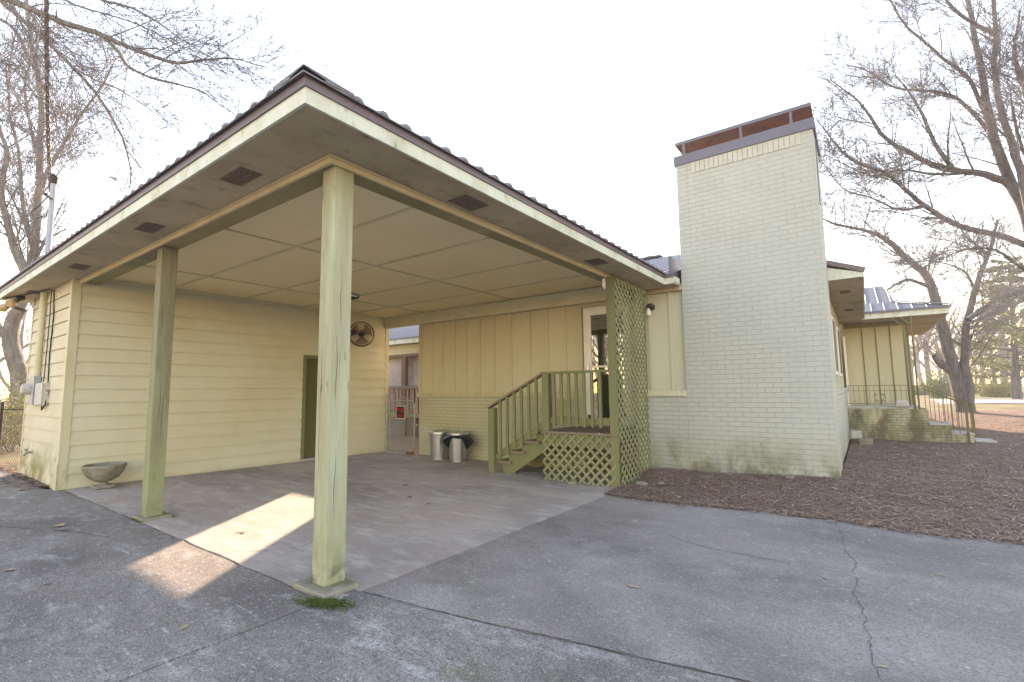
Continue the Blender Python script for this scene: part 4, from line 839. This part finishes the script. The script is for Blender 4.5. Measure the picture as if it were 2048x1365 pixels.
tag(MB().box(-.22, .06, 15.2, 15.5, .0, .16).build('concrete_block', mStone, bevel=.02), 'low grey concrete lump lying on the straw near the porch', 'concrete block', 'loose concrete pieces by the porch')
for i, (x, y, s_, lab) in enumerate(((-3.0, 7.6, .10, 'flat stone half buried in straw beside the lattice'), (-2.75, 7.8, .07, 'rounded stone in the straw between lattice and chimney'), (-4.05, 7.22, .08, 'pale rock chip lying on the slab before the lattice skirt'), (-5.5, 7.55, .07, 'small rock under the lowest wooden tread'), (-1.05, 8.85, .07, 'brown stone at the foot of the chimney'))):
    mb = MB(); mb.ball((0, 0, 0), s_, 10, (1, .7, .42)); rr = random.Random(i)
    mb.v = [(p[0] * rr.uniform(.85, 1.15), p[1] * rr.uniform(.85, 1.15), p[2] * rr.uniform(.8, 1.1)) for p in mb.v]
    o = mb.build('stone', mStone, smooth=True); o.location = (x, y, (bedz(x, y) if y > 6.9 and x > -3.2 else T(x, y)) + s_ * .25); tag(o, lab, 'stone', 'loose stones by the house')
# ------------------------------------------------------------------ screened outbuilding beyond the gate
ob = thing('screened_outbuilding', 'brown timber screened outbuilding with blue metal roof seen through the gate gap', 'outbuilding', (-14, 13, -.2))
OY = 12.0; ox0, ox1 = -19.0, -11.2
rf = MB(); slab3(rf, [(ox0, OY - .4, 3.38), (ox1, OY - .4, 3.38), (ox1, OY + 4, 3.38 + 4.4 * .3), (ox0, OY + 4, 3.38 + 4.4 * .3)]); slab3(rf, [(ox0, OY + 4, 4.7), (ox1, OY + 4, 4.7), (ox1, OY + 8.4, 3.38), (ox0, OY + 8.4, 3.38)])
k = 0
while ox0 + .1 + .2 * k < ox1: rib(rf, (ox0 + .1 + .2 * k, OY - .405, 3.38), (ox0 + .1 + .2 * k, OY + 4, 4.7), .035, .03, (1, 0, 0)); k += 1
rf.build('roof', mRoofB, ob)
MB().box(ox0, ox1, OY - .36, OY - .33, 3.20, 3.378).build('fascia', mFasc, ob); MB().box(ox0, ox1, OY - .32, OY, 3.2, 3.215).build('soffit', mBeam, ob)
MB().box(ox0, ox1, OY, OY + .1, 2.86, 3.46).build('header', mTrimY, ob)
MB().box(ox0, ox1, OY - .02, OY + .1, 2.76, 2.858).build('beam', mBrownW, ob)
for x in (-18.2, -16.0, -13.64, -11.5): MB().box(x - .11, x + .11, OY - .03, OY + .12, -.3, 2.758).build('post', mBrownW, ob)
MB().box(ox0, ox1, OY + .3, OY + .32, 1.6, 3.5).build('screen', mScreen, ob)
MB().box(ox0, ox1, OY - .04, OY + .08, 1.60, 1.70).build('rail', mGreyW, ob)
mb = MB(); rr = random.Random(4); x = ox0
while x < ox1:
    x += rr.uniform(.05, .085); mb.tube([(x, OY + .02 + rr.uniform(-.02, .02), .68), (x + rr.uniform(-.06, .06), OY + .02, 1.6)], rr.uniform(.016, .026), 5)
mb.build('stick_balustrade', mStick, ob)
MB().box(ox0, ox1, OY - .05, OY + .15, .55, .69).build('rail', mBeam, ob); MB().box(ox0, ox1, OY + .1, OY + .16, -.3, .55).build('board_wall', mGreyW, ob); MB().box(ox0, ox1, OY + .33, OY + .36, .5, 1.6).build('back_panel', mBrownW, ob)
for dx in (-13.25, -13.12): MB().box(dx, dx + .05, OY - .08, OY - .051, -.1, .6).build('ladder_rail', mBrownW, ob)
yd = MB(); grid(yd, frange(-17, -9.3, .5), frange(8.75, 11.95, .4), lambda x, y: T(x, y) - .03)
tag(yd.build('yard_dirt', surf('red_clay_yard', (.32, .19, .12), [((.20, .11, .07), 1.5, .4, .7, .8), ((.42, .30, .22), 7, .5, .7, .6)], rough=.95, bump=[(20, .02)]), smooth=True), kind='structure')
# ------------------------------------------------------------------ chain link fence at the left
fe = thing('chain_link_fence', 'dark chain link fence running back from the store room at far left', 'fence', (-13.6, 2.2, 0))
fpts = [(-13.35, 2.35), (-14.6, 1.95), (-17, 1.2), (-21, 0)]
for i, (x, y) in enumerate(fpts): MB().tube([(x, y, -.05), (x, y, 1.38)], .028 if i else .035, 8).build('post', mBlackM, fe)
for (x0, y0), (x1, y1) in zip(fpts, fpts[1:]):
    L = math.hypot(x1 - x0, y1 - y0); p = lambda a, z, s_, x0=x0, y0=y0, x1=x1, y1=y1, L=L: (x0 + (x1 - x0) * a / L, y0 + (y1 - y0) * a / L + .003 * s_, z)
    mb = chain(.03, L - .03, 0, 1.2, p, .06, .003); mb.tube([p(0, 1.22, 0), p(L, 1.22, 0)], .012, 6); mb.build('wire_mesh', mBlackM, fe)
# ------------------------------------------------------------------ leaves lying on the paving, moss
def drop(px, lab, mat, s_, ang, z=.004, curl=.35, seed=1):
    rr = random.Random(seed); mb = MB(); leafmesh(mb, 0, 0, 0, s_, 0, rr, curl); o = mb.build('fallen_leaf', mat, smooth=True)
    o.location = (px[0], px[1], T(*px) + z); o.rotation_euler = (0, 0, ang); return tag(o, lab, 'leaf', 'dead leaves on the paving')
def gz(u, v):
    d = CAMM.transposed() @ Vector(((u - 1024) / 965.335, (v - 682.5) / 965.335, 1)); t = -1.5 / d.z; return (d.x * t, d.y * t)
LV = [((118, 1053), mLeafP, .16, .3, 'long pale leaf left of the second post on the driveway'), ((128, 1062), mLeafB, .15, 1.2, 'brown leaf just below the long pale leaf at left'), ((20, 1142), mLeafP, .10, .5, 'curled pale leaf at the left edge of the driveway'),
      ((368, 1256), mLeafP, .06, 2.0, 'single tan leaf on the driveway below the sunlit strip'), ((95, 1170), mLeafB, .05, 1, 'dark small leaf left of the sunlit strip'), ((481, 1066), mLeafB, .10, .8, 'crumpled dark leaf in the sunlit strip'),
      ((810, 966), mLeafB, .12, .4, 'reddish leaf in the middle of the carport slab'), ((820, 990), mLeafB, .13, 1.9, 'brown leaf in front of the reddish leaf on the slab'), ((856, 1003), mLeafP, .11, .2, 'flat tan leaf on the slab before the bins'), ((716, 1082), mLeafP, .04, .2, 'tiny leaf right of the corner post on the slab'),
      ((1128, 992), mLeafP, .06, 1.0, 'small leaf near the slab joint before the lattice'), ((1268, 1173), mLeafP, .07, .1, 'thin tan leaf in the middle of the driveway'), ((1649, 1156), mLeafP, .055, 2.2, 'pale upturned leaf left of the long crack'), ((1765, 1335), mLeafP, .04, .3, 'sliver of leaf beside the crack near the camera'),
      ((1880, 1151), mLeafP, .05, 2.9, 'small pale leaf right of the long crack'), ((1306, 1073), mLeafP, .045, .7, 'leaf bit on the driveway below the chimney corner'), ((1375, 1060), mLeafP, .04, 1.7, 'leaf scrap on the driveway close to the straw edge'), ((1360, 1007), mLeafB, .06, .1, 'dark twig like leaf at the straw edge')]
for i, (uv, m, s_, a, lab) in enumerate(LV): drop(gz(*uv), lab, m, s_ * (.55 if s_ > .09 else .75), a, seed=i, curl=.5 if s_ > .08 else .3)
mo = MB(); rr = random.Random(9)
for _ in range(1500):
    t = rr.gauss(0, .11); x = -3.22 + t * .9; y = 2.12 + t * .28 + rr.gauss(0, .045); 
    if -3.72 < x < -3.26 and y > 2.14: continue
    leafmesh(mo, x, y, T(x, y) + rr.uniform(0, .02), rr.uniform(.005, .013), rr.uniform(0, 6), rr, .6)
for _ in range(300):
    x = rr.uniform(-7.35, -6.97); y = rr.choice([2.16, 2.49]) + rr.gauss(0, .012); leafmesh(mo, x, y, T(x, y) + rr.uniform(0, .01), rr.uniform(.005, .012), rr.uniform(0, 6), rr, .6)
tag(mo.build('moss', mMoss), 'bright green moss tufts around the foot of the carport posts', 'moss', kind='stuff')
# ------------------------------------------------------------------ trees
def wander(p, d, L, n, r, wig, up):
    pts = [p.copy()]; d = d.normalized()
    for i in range(n):
        d = (d + Vector((r.gauss(0, wig), r.gauss(0, wig), r.gauss(0, wig) + up))).normalized(); p = p + d * (L / n); pts.append(p.copy())
    return pts
class TreeB:
    def __init__(s, seed, rm=.003): s.rm = rm; s.r = random.Random(seed); s.w = MB(); s.t = MB(); s.n = 0
    def limb(s, pts, r0, r1):
        m = len(pts); rad = [r0 + (r1 - r0) * (i / (m - 1)) for i in range(m)]
        tgt = s.w if r0 > .03 else s.t
        tgt.tube(pts, rad, 10 if r0 > .12 else 7 if r0 > .05 else 4 if r0 > .015 else 3, False); s.n += m
    def smooth(s, pts, k=4, wig=.02):
        out = []; P = [pts[0]] + pts + [pts[-1]]
        for i in range(1, len(P) - 2):
            for j in range(k):
                t = j / k; a, b, c, d = P[i - 1], P[i], P[i + 1], P[i + 2]
                q = .5 * ((2 * b) + (c - a) * t + (2 * a - 5 * b + 4 * c - d) * t * t + (3 * b - a - 3 * c + d) * t ** 3); L = (c - b).length
                out.append(q + Vector((s.r.gauss(0, wig), s.r.gauss(0, wig), s.r.gauss(0, wig))) * L * .4)
        out.append(pts[-1]); return out
    def sprout(s, pts, r0, r1, per_m, L0, depth, spread=.9, up=.02, start=.15, rmin=.003, rk=.5):
        """side shoots along a limb, recursively: long and fine, leaning forward along the limb"""
        r = s.r; tot = sum((b - a).length for a, b in zip(pts, pts[1:])); n = max(1, int(tot * per_m + r.random())); m = len(pts)
        for _ in range(n):
            t = start + (1 - start) * r.random(); i = min(m - 2, int(t * (m - 1))); f = t * (m - 1) - i; p = pts[i].lerp(pts[i + 1], f); d = (pts[i + 1] - pts[i]).normalized()
            ax = d.cross(Vector((r.gauss(0, 1), r.gauss(0, 1), r.gauss(0, 1))))
            if ax.length < 1e-4: continue
            ax.normalize(); dd = (Matrix.Rotation(spread * r.uniform(.45, 1.1), 3, ax) @ d); L = L0 * (.35 + .95 * r.random() ** 1.4) * (1.15 - .55 * t)
            rr = max(rmin, (r0 + (r1 - r0) * t) * rk * r.uniform(.5, .9)); rr = max(rmin, min(rr, .006 + L * .012)); q = wander(p, dd, L, 6 if depth > 1 else 4 if depth else 3, r, .06, up)
            s.limb(q, rr, max(rmin * .55, rr * .3))
            if depth > 0: s.sprout(q, rr, rr * .35, per_m * 1.1, L0 * .58, depth - 1, spread, up, .1, rmin * .9, rk)
    def finish(s, name, label, cat, loc, bark, twig, group=None):
        t = thing(name, label, cat, loc, group=group)
        if s.w.v: s.w.build('trunk', bark, t, smooth=True)
        if s.t.v: s.t.build('crown', twig, t)
        return t
def px(*l, d): return [at(u, v, d[i] if isinstance(d, (list, tuple)) else d) for i, (u, v) in enumerate(l)]
def addl(tb, pts, r0, r1, per=2.0, L0=1.0, depth=2, up=.02, rmin=.003, spread=.9, start=.15):
    p = tb.smooth(pts); tb.limb(p, r0, r1); tb.sprout(p, r0, r1, per, L0, depth, spread, up, start, tb.rm)
# tree A: left, close, its boughs hang over the roof
A = TreeB(31, .005)
addl(A, px((-260, 900), (-250, 500), (-230, 200), (-180, 40), (-120, -60), d=[10, 10, 10, 9.8, 9.5]), .32, .16, .5, 1.0, 1)
addl(A, px((-120, -40), (-20, -10), (40, 8), (110, 40), (190, 66), (250, 92), (310, 114), (355, 127), (410, 120), (470, 118), (540, 138), d=[9.5, 9.3, 9.2, 9.1, 9, 9, 8.9, 8.8, 8.7, 8.6, 8.6]), .075, .007, 5.2, 1.8, 2, -.005)
addl(A, px((190, 62), (232, 98), (255, 132), (300, 155), (345, 167), (400, 182), (440, 210), (474, 232), d=[9, 9.0, 9.0, 9.1, 9.1, 9.2, 9.2, 9.3]), .042, .006, 5.2, 1.6, 2, -.01)
addl(A, px((-60, -60), (0, 0), (45, 40), (90, 80), (150, 140), (190, 185), (220, 230), (250, 290), (262, 350), (258, 380), d=[9.8, 9.8, 9.8, 9.9, 10, 10.1, 10.2, 10.4, 10.5, 10.6]), .055, .008, 5.6, 1.8, 2, -.02)
addl(A, px((-120, -20), (-40, 20), (25, 55), (52, 105), (80, 160), (105, 215), (120, 280), d=10.5), .05, .007, 5.6, 1.8, 2, -.02)
addl(A, px((120, -60), (200, -2), (260, 15), (320, 48), (352, 72), (410, 108), (450, 128), d=8.6), .03, .005, 5.2, 1.6, 2, 0)
addl(A, px((-40, -60), (50, -40), (150, 10), (215, 30), (290, 55), (370, 95), (430, 75), d=8.3), .028, .005, 5.2, 1.6, 2, 0)
addl(A, px((60, 25), (110, 100), (170, 150), (240, 180), (300, 220), (360, 260), d=9.6), .03, .005, 5.2, 1.6, 2, -.01)
addl(A, px((-100, 60), (-30, 110), (30, 140), (80, 200), (130, 240), (170, 300), d=9.9), .035, .006, 5.2, 1.6, 2, -.02)
A.finish('bare_tree', 'bare hardwood whose long drooping boughs hang over the carport roof from the top left', 'tree', tuple(at(-260, 900, 10)), mBark, mTwig)
# tree B: left, leaning trunk behind the store room
B = TreeB(32, .0095)
bt = px((42, 930), (46, 850), (42, 780), (34, 730), (22, 690), (24, 650), (40, 618), d=16)
bt[0].z = -.1
addl(B, bt, .27, .19, .2, .6, 1)
addl(B, px((22, 690), (0, 660), (-40, 630), (-90, 560), (-120, 420), d=16), .13, .05, 2.6, 1.7, 2)
addl(B, px((40, 618), (56, 560), (68, 500), (76, 400), (83, 280), (80, 180), (62, 80), (50, -40), d=[16, 16.2, 16.4, 16.6, 16.8, 17, 17, 17]), .16, .04, 4.6, 2.0, 2)
addl(B, px((56, 560), (30, 500), (14, 440), (2, 380), (14, 310), (0, 260), (-30, 180), d=15.6), .12, .04, 4.6, 1.8, 2)
addl(B, px((74, 420), (92, 350), (120, 300), (160, 235), (205, 170), (230, 120), d=[16.6, 16.8, 17, 17.2, 17.4, 17.6]), .08, .02, 5, 1.8, 2)
addl(B, px((66, 500), (48, 420), (40, 330), (20, 220), (10, 120), d=[16.4, 16.6, 17, 17.2, 17.4]), .08, .02, 5, 1.8, 2)
addl(B, px((80, 330), (60, 250), (50, 160), (90, 60), d=17), .06, .02, 5, 1.7, 2)
B.finish('bare_tree', 'grey mottled leaning tree standing behind the meter side of the store room', 'tree', tuple(bt[0]), mBark, mTwig)
# prototypes for free standing bare trees
def make_bare(seed, h, r0, name, label, bark, twig, depth=2, rmin=.006, per=1.6, spread=.75, group=None):
    tb = TreeB(seed); r = tb.r; tr = wander(Vector((0, 0, -.2)), Vector((r.uniform(-.1, .1), r.uniform(-.1, .1), 1)), h * .42, 6, r, .05, .05); tb.limb(tr, r0, r0 * .7)
    for k in range(6):
        a = 6.283 * k / 6 + r.uniform(-.4, .4); p = tr[r.choice([3, 4, 5, 6, 6])]
        q = wander(p, Vector((math.cos(a) * .75, math.sin(a) * .75, r.uniform(.6, 1.3))), h * r.uniform(.42, .6), 9, r, .12, .05); tb.limb(q, r0 * .5, r0 * .08)
        tb.sprout(q, r0 * .45, r0 * .07, per, h * .2, depth, spread, .04, .12, rmin)
    q = wander(tr[-1], Vector((0, 0, 1)), h * .5, 8, r, .1, .05); tb.limb(q, r0 * .6, r0 * .08); tb.sprout(q, r0 * .5, r0 * .07, per, h * .2, depth, spread, .04, .05, rmin)
    return tb.finish(name, label, 'tree', (0, 0, 0), bark, twig, group)
# tree C: big one off the right edge, limbs sweeping left
C = TreeB(33, .0072)
ct = px((2135, 900), (2118, 760), (2095, 600), (2055, 435), (2020, 365), (1988, 275), (1972, 200), (1960, 120), (1940, 20), (1930, -60), d=[15, 15, 15, 15, 15, 15, 15.1, 15.2, 15.3, 15.4]); ct[0].z = -.1
addl(C, ct, .22, .045, 1.2, 1.7, 2)
addl(C, px((2075, 520), (2040, 340), (2008, 245), (1990, 150), (1990, 60), (1984, -40), d=14.6), .12, .04, 3.5, 1.9, 2)
addl(C, px((2060, 400), (1990, 354), (1920, 342), (1870, 331), (1820, 306), (1770, 276), (1742, 236), (1716, 202), (1660, 160), d=[15, 15, 14.9, 14.8, 14.7, 14.6, 14.5, 14.4, 14.3]), .12, .014, 5.2, 1.8, 2, .03)
addl(C, px((1905, 338), (1872, 292), (1845, 232), (1822, 190), (1790, 150), d=14.6), .07, .014, 6.6, 1.6, 2, .03)
addl(C, px((2080, 500), (1990, 470), (1920, 452), (1850, 412), (1800, 370), (1770, 345), (1712, 325), (1672, 290), (1632, 235), d=[15, 14.8, 14.6, 14.4, 14.2, 14.1, 14, 13.9, 13.8]), .10, .012, 6.6, 1.4, 2, .02)
addl(C, px((1985, 268), (1950, 180), (1930, 150), (1890, 120), (1850, 85), (1810, 50), (1780, 0), (1770, -40), d=15.2), .065, .016, 6.6, 1.4, 2, .03)
addl(C, px((1975, 262), (1920, 200), (1860, 182), (1790, 176), (1730, 140), (1690, 130), d=15.4), .06, .012, 6.6, 1.7, 2, .02)
addl(C, px((1990, 70), (1930, 36), (1890, 0), (1850, -40), d=14.4), .06, .015, 6.6, 1.8, 2, .03)
addl(C, px((1850, 412), (1800, 420), (1740, 395), (1690, 380), (1650, 335), d=14.2), .05, .01, 6.6, 1.6, 2, .02)
addl(C, px((1940, 345), (1880, 350), (1800, 340), (1740, 350), (1650, 310), d=14.9), .05, .01, 6.6, 1.6, 2, .02)
addl(C, px((2120, 300), (2060, 200), (2030, 120), (2040, 20), d=13.5), .08, .02, 6.6, 2.0, 2, .03)
addl(C, px((2140, 420), (2060, 330), (2035, 260), (2020, 180), d=13), .05, .015, 6.6, 1.7, 2, .0)
addl(C, px((2150, 560), (2060, 545), (1990, 500), (1930, 500), (1880, 520), d=13.5), .06, .012, 6.6, 1.6, 2, -.01)
C.finish('bare_tree', 'large bare tree rooted past the right edge with limbs sweeping left toward the chimney', 'tree', tuple(ct[0]), mBarkD, mTwigR)
# tree D: double trunk behind the porch steps
D = TreeB(34, .0095); dd_ = 21
dt = px((1932, 826), (1926, 800), (1918, 770), (1908, 742), d=dd_); zb_ = dt[0].z
addl(D, dt, .36, .26, .1, .5, 1)
addl(D, px((1932, 828), (1938, 780), (1930, 742), (1929, 690), (1934, 640), (1950, 580), (1966, 535), (1980, 500), (1995, 440), d=dd_ - .2), .21, .05, 4.5, 2.0, 2, .03)
addl(D, px((1908, 745), (1893, 685), (1871, 600), (1852, 552), (1815, 518), (1773, 480), (1736, 463), (1678, 451), (1640, 436), d=[dd_, dd_, dd_, dd_, dd_ - .3, dd_ - .6, dd_ - .9, dd_ - 1.2, dd_ - 1.4]), .24, .018, 5, 2.0, 2, .03, start=.3)
addl(D, px((1905, 745), (1880, 728), (1868, 712), d=dd_), .16, .10, .1, .4, 0)
addl(D, px((1860, 575), (1820, 560), (1790, 570), (1760, 590), d=dd_ - .5), .09, .02, 5.5, 1.6, 2)
addl(D, px((1935, 640), (1985, 606), (2030, 585), (2080, 570), d=dd_ - .6), .12, .04, 5.5, 1.9, 2)
addl(D, px((1932, 650), (1990, 625), (2050, 600), d=dd_ - 1.2), .07, .03, 5.5, 1.7, 2)
addl(D, px((1950, 580), (1930, 545), (1900, 530), (1870, 525), d=dd_), .06, .015, 5.5, 1.5, 2)
addl(D, px((1871, 600), (1830, 620), (1800, 645), d=dd_), .05, .012, 5.5, 1.3, 2)
addl(D, px((1975, 510), (1930, 470), (1900, 420), d=dd_), .06, .012, 5.5, 1.4, 2)
D.finish('bare_tree', 'forked bare tree with furrowed bark just beyond the porch steps', 'tree', tuple(dt[0]), mBarkD, mTwig)
# trees further off
GRP = 'bare trees far beyond the house'
sc_ = 1
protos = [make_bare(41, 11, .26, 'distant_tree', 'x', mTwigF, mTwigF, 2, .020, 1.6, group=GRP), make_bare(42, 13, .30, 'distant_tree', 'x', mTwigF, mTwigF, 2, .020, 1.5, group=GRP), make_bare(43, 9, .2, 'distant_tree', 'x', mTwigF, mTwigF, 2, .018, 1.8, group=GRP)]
spots = [((300, 800), 30, 1, 'bare tree rising above the middle of the left carport roof'), ((390, 800), 34, .95, 'bare tree behind the roof right of the leftmost boughs'), ((210, 800), 27, .9, 'bare tree above the roof near the service mast'), ((130, 800), 30, 1, 'bare tree behind the mast among the leftmost trees'),
         ((2010, 795), 40, .95, 'bare tree left of the pine beyond the road'), ((1965, 795), 46, 1, 'slim bare tree between the forked tree and the pine'), ((1900, 795), 44, .9, 'bare tree directly behind the forked tree'), ((1860, 795), 52, 1, 'bare tree left of the forked tree beyond the road'), ((1825, 795), 40, .8, 'bare tree just right of the porch posts beyond the road'), ((1790, 795), 55, 1.1, 'bare tree hidden partly by the porch wing'), ((2060, 795), 50, 1, 'bare tree at the right edge beyond the road'), ((1940, 795), 62, 1.1, 'faint tall bare tree far behind the forked tree'), ((1885, 795), 66, 1, 'faint far bare tree over the handrail'), ((1845, 795), 74, 1.1, 'faintest bare tree beyond the porch corner'), ((2030, 795), 70, 1.2, 'faint bare tree behind the pine'), ((20, 860), 33, .9, 'bare tree beyond the fence at the left edge'), ((-60, 860), 26, .9, 'bare tree left of the frame edge beyond the fence')]
for x, y, lab in ((-13.2, -12, 'bare tree across the driveway, mirrored in the storm door glass'), (-17.5, -19, 'further bare tree across the driveway, mirrored in the storm door glass')): spots.append(((x, y), None, .9, lab))
for i, (uv, d, sc_, lab) in enumerate(spots):
    o = protos[i % 3] if i < 3 else copy_tree(protos[i % 3]); p = at(*uv, d) if d else Vector((uv[0], uv[1], 0)); o.location = (p.x, p.y, T(p.x, p.y) - .1); o.rotation_euler = (0, 0, i * 1.9); o.scale = (sc_,) * 3; o['label'] = lab
# leafy things: clumps of small leaf faces
def foliage(mb, c, rad, n, s_, r, flat=1.0, drop_=0):
    for _ in range(n):
        d = Vector((r.gauss(0, 1), r.gauss(0, 1), r.gauss(0, 1) * flat)); d = d.normalized() * rad * r.random() ** .45; d.z *= flat; p = c + d
        a = Vector((r.gauss(0, 1), r.gauss(0, 1), r.gauss(0, .6) - drop_)).normalized(); b = a.orthogonal().normalized(); b = Matrix.Rotation(r.uniform(0, 6.28), 3, a) @ b; q = s_ * r.uniform(.5, 1.3)
        mb.add([p - a * q, p + b * q * .28, p + a * q, p - b * q * .28], [(0, 1, 2, 3)])
def make_pine(seed, h, label, group=None, base=.35, rad=2.6, n=70, cl=60, ls=.16):
    r = random.Random(seed); t = thing('pine_tree', label, 'pine tree', group=group); tb = MB(); tr = wander(Vector((0, 0, -.2)), Vector((0, 0, 1)), h, 10, r, .03, .02); tb.tube(tr, [.24 * (1 - i / 11) + .03 for i in range(11)], 9, False); fb = MB()
    for k in range(n):
        f = base + (1 - base) * (k + r.random()) / n; i = min(9, int(f * 10)); p = tr[i].lerp(tr[i + 1], f * 10 - i); a = r.uniform(0, 6.283); L = rad * (1.15 - f) * r.uniform(.5, 1.15) + .25
        q = wander(p, Vector((math.cos(a), math.sin(a), r.uniform(-.1, .35))), L, 4, r, .12, .03); tb.tube(q, [.045 * (1.2 - f), .035 * (1.2 - f), .02, .014, .008], 4, False)
        for m in (2, 3, 4): foliage(fb, q[m], .2 + L * .15, int(cl * r.uniform(.5, 1.1)), ls, r, .55)
    tb.build('trunk', mBarkD, t, smooth=True, local=True); fb.build('foliage', mNeedle, t, local=True); return t
p1 = make_pine(51, 9.5, 'broad green pine at the right edge beyond the forked tree', 'pine trees', .15, 3.6, 80, 60, .15); p = at(2035, 800, 32); p1.location = (p.x, p.y, T(p.x, p.y))
p2 = copy_tree(p1); p = at(1995, 800, 48); p2.location = (p.x, p.y, T(p.x, p.y)); p2.rotation_euler = (0, 0, 2); p2.scale = (.8, .8, .9); p2['label'] = 'smaller pine behind the broad pine near the road'
p3 = make_pine(52, 11.0, 'evergreen whose top shows over the main roof left of the chimney', 'pine trees', .3, 3.0, 90, 55, .2); p3.location = (-12.6, 33.5, 0)
for i, (x, y, s_, lab) in enumerate(((-20, 30, 1.0, 'pine hidden behind the carport roof'), (-26, 26, .9, 'pine hidden behind the store room roof'))):
    pass
def make_bush(seed, w_, h, label, mat, cat='bush', n=26, cl=80, ls=.09, group=None):
    r = random.Random(seed); t = thing('bush', label, cat, group=group); tb = MB(); fb = MB()
    for k in range(n):
        a = r.uniform(0, 6.283); q = wander(Vector((r.gauss(0, w_ * .1), r.gauss(0, w_ * .1), -.05)), Vector((math.cos(a) * w_ / h * r.random(), math.sin(a) * w_ / h * r.random(), 1)), h * r.uniform(.5, 1), 4, r, .15, .02); tb.tube(q, [.02, .016, .012, .008, .004], 4, False)
        for m in (1, 2, 3, 4): foliage(fb, q[m], w_ * .17, int(cl * r.uniform(.2, 1)), ls, r)
    tb.build('stems', mTwig, t, local=True); fb.build('foliage', mat, t, local=True); return t
bushes = [((1880, 800), 36, 2.0, 2.1, mBushG, 'upright green cedar bush behind the handrail'), ((1990, 805), 37, 2.4, 1.6, mBushY, 'yellow green bush by the road under the pine'), ((2022, 800), 39, 1.8, 1.4, mBushY, 'low yellow bush at the right edge by the road'), ((1955, 800), 46, 3.0, 1.5, mBushY, 'straw coloured shrub behind the forked trunk'), ((1915, 800), 50, 3.5, 1.6, mBushY, 'pale brush at the far side of the road'), ((1845, 798), 44, 3.2, 1.5, mBushG, 'dark green brush low beyond the handrail'), ((15, 860), 13.5, 2.4, 2.1, mBushY, 'yellow leaved thicket behind the chain link fence'), ((-40, 860), 12.5, 2.4, 2.3, mBushY, 'tall yellow thicket at the left edge behind the fence'), ((40, 840), 20, 3.2, 2.2, mBushY, 'yellow brush further back beside the leaning trunk')]
for i, (uv, d, w_, h, m, lab) in enumerate(bushes):
    t = make_bush(60 + i, w_, h, lab, m, group='bushes around the yard', ls=.09 if d > 30 else .05, cl=60); p = at(*uv, d); t.location = (p.x, p.y, T(p.x, p.y))
# fallen stump by the road
sp_ = at(1998, 798, 38); mb = MB(); mb.tube([Vector((-1.1, 0, .15)), Vector((-.3, .1, .3)), Vector((.5, 0, .28)), Vector((1.3, .1, .2))], [.18, .32, .3, .2], 10); mb.tube([Vector((-.3, .1, .2)), Vector((-.4, .1, .8)), Vector((-.3, .15, 1.1))], [.25, .18, .05], 8)
o = mb.build('fallen_log', mBarkD, smooth=True); o.location = (sp_.x, sp_.y, T(sp_.x, sp_.y)); tag(o, 'dark rotting log and stump beside the road under the pine', 'log')
# far wood as one mass
fwm = MB(); rr = random.Random(77)
for k in range(150):
    x = rr.uniform(-10, 190); y = rr.uniform(95, 150); h = rr.uniform(4, 9)
    tr = wander(Vector((x, y, T(x, y))), Vector((0, 0, 1)), h, 4, rr, .1, .02); fwm.tube(tr, [.16, .13, .1, .07, .03], 4, False)
    for m in (1, 2, 3, 4):
        for q in range(9):
            e_ = wander(tr[m], Vector((rr.gauss(0, 1), rr.gauss(0, 1), rr.uniform(.2, 1.2))), h * .4, 3, rr, .2, .03); fwm.tube(e_, [.05, .04, .03, .015], 3, False)
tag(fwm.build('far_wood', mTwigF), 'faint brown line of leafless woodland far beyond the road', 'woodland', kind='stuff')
# ------------------------------------------------------------------ air
hz = MB().box(-190, 240, -70, 260, -4, 40)
mh = bpy.data.materials.new('hazy_air'); mh.use_nodes = True; nt = mh.node_tree
for n in list(nt.nodes):
    if n.type == 'BSDF_PRINCIPLED': nt.nodes.remove(n)
pv = nt.nodes.new('ShaderNodeVolumePrincipled'); pv.inputs['Density'].default_value = .002; pv.inputs['Color'].default_value = (.9, .93, 1, 1); pv.inputs['Anisotropy'].default_value = .25
nt.links.new(pv.outputs[0], nt.nodes['Material Output'].inputs['Volume'])
tag(hz.build('haze', mh), kind='stuff')
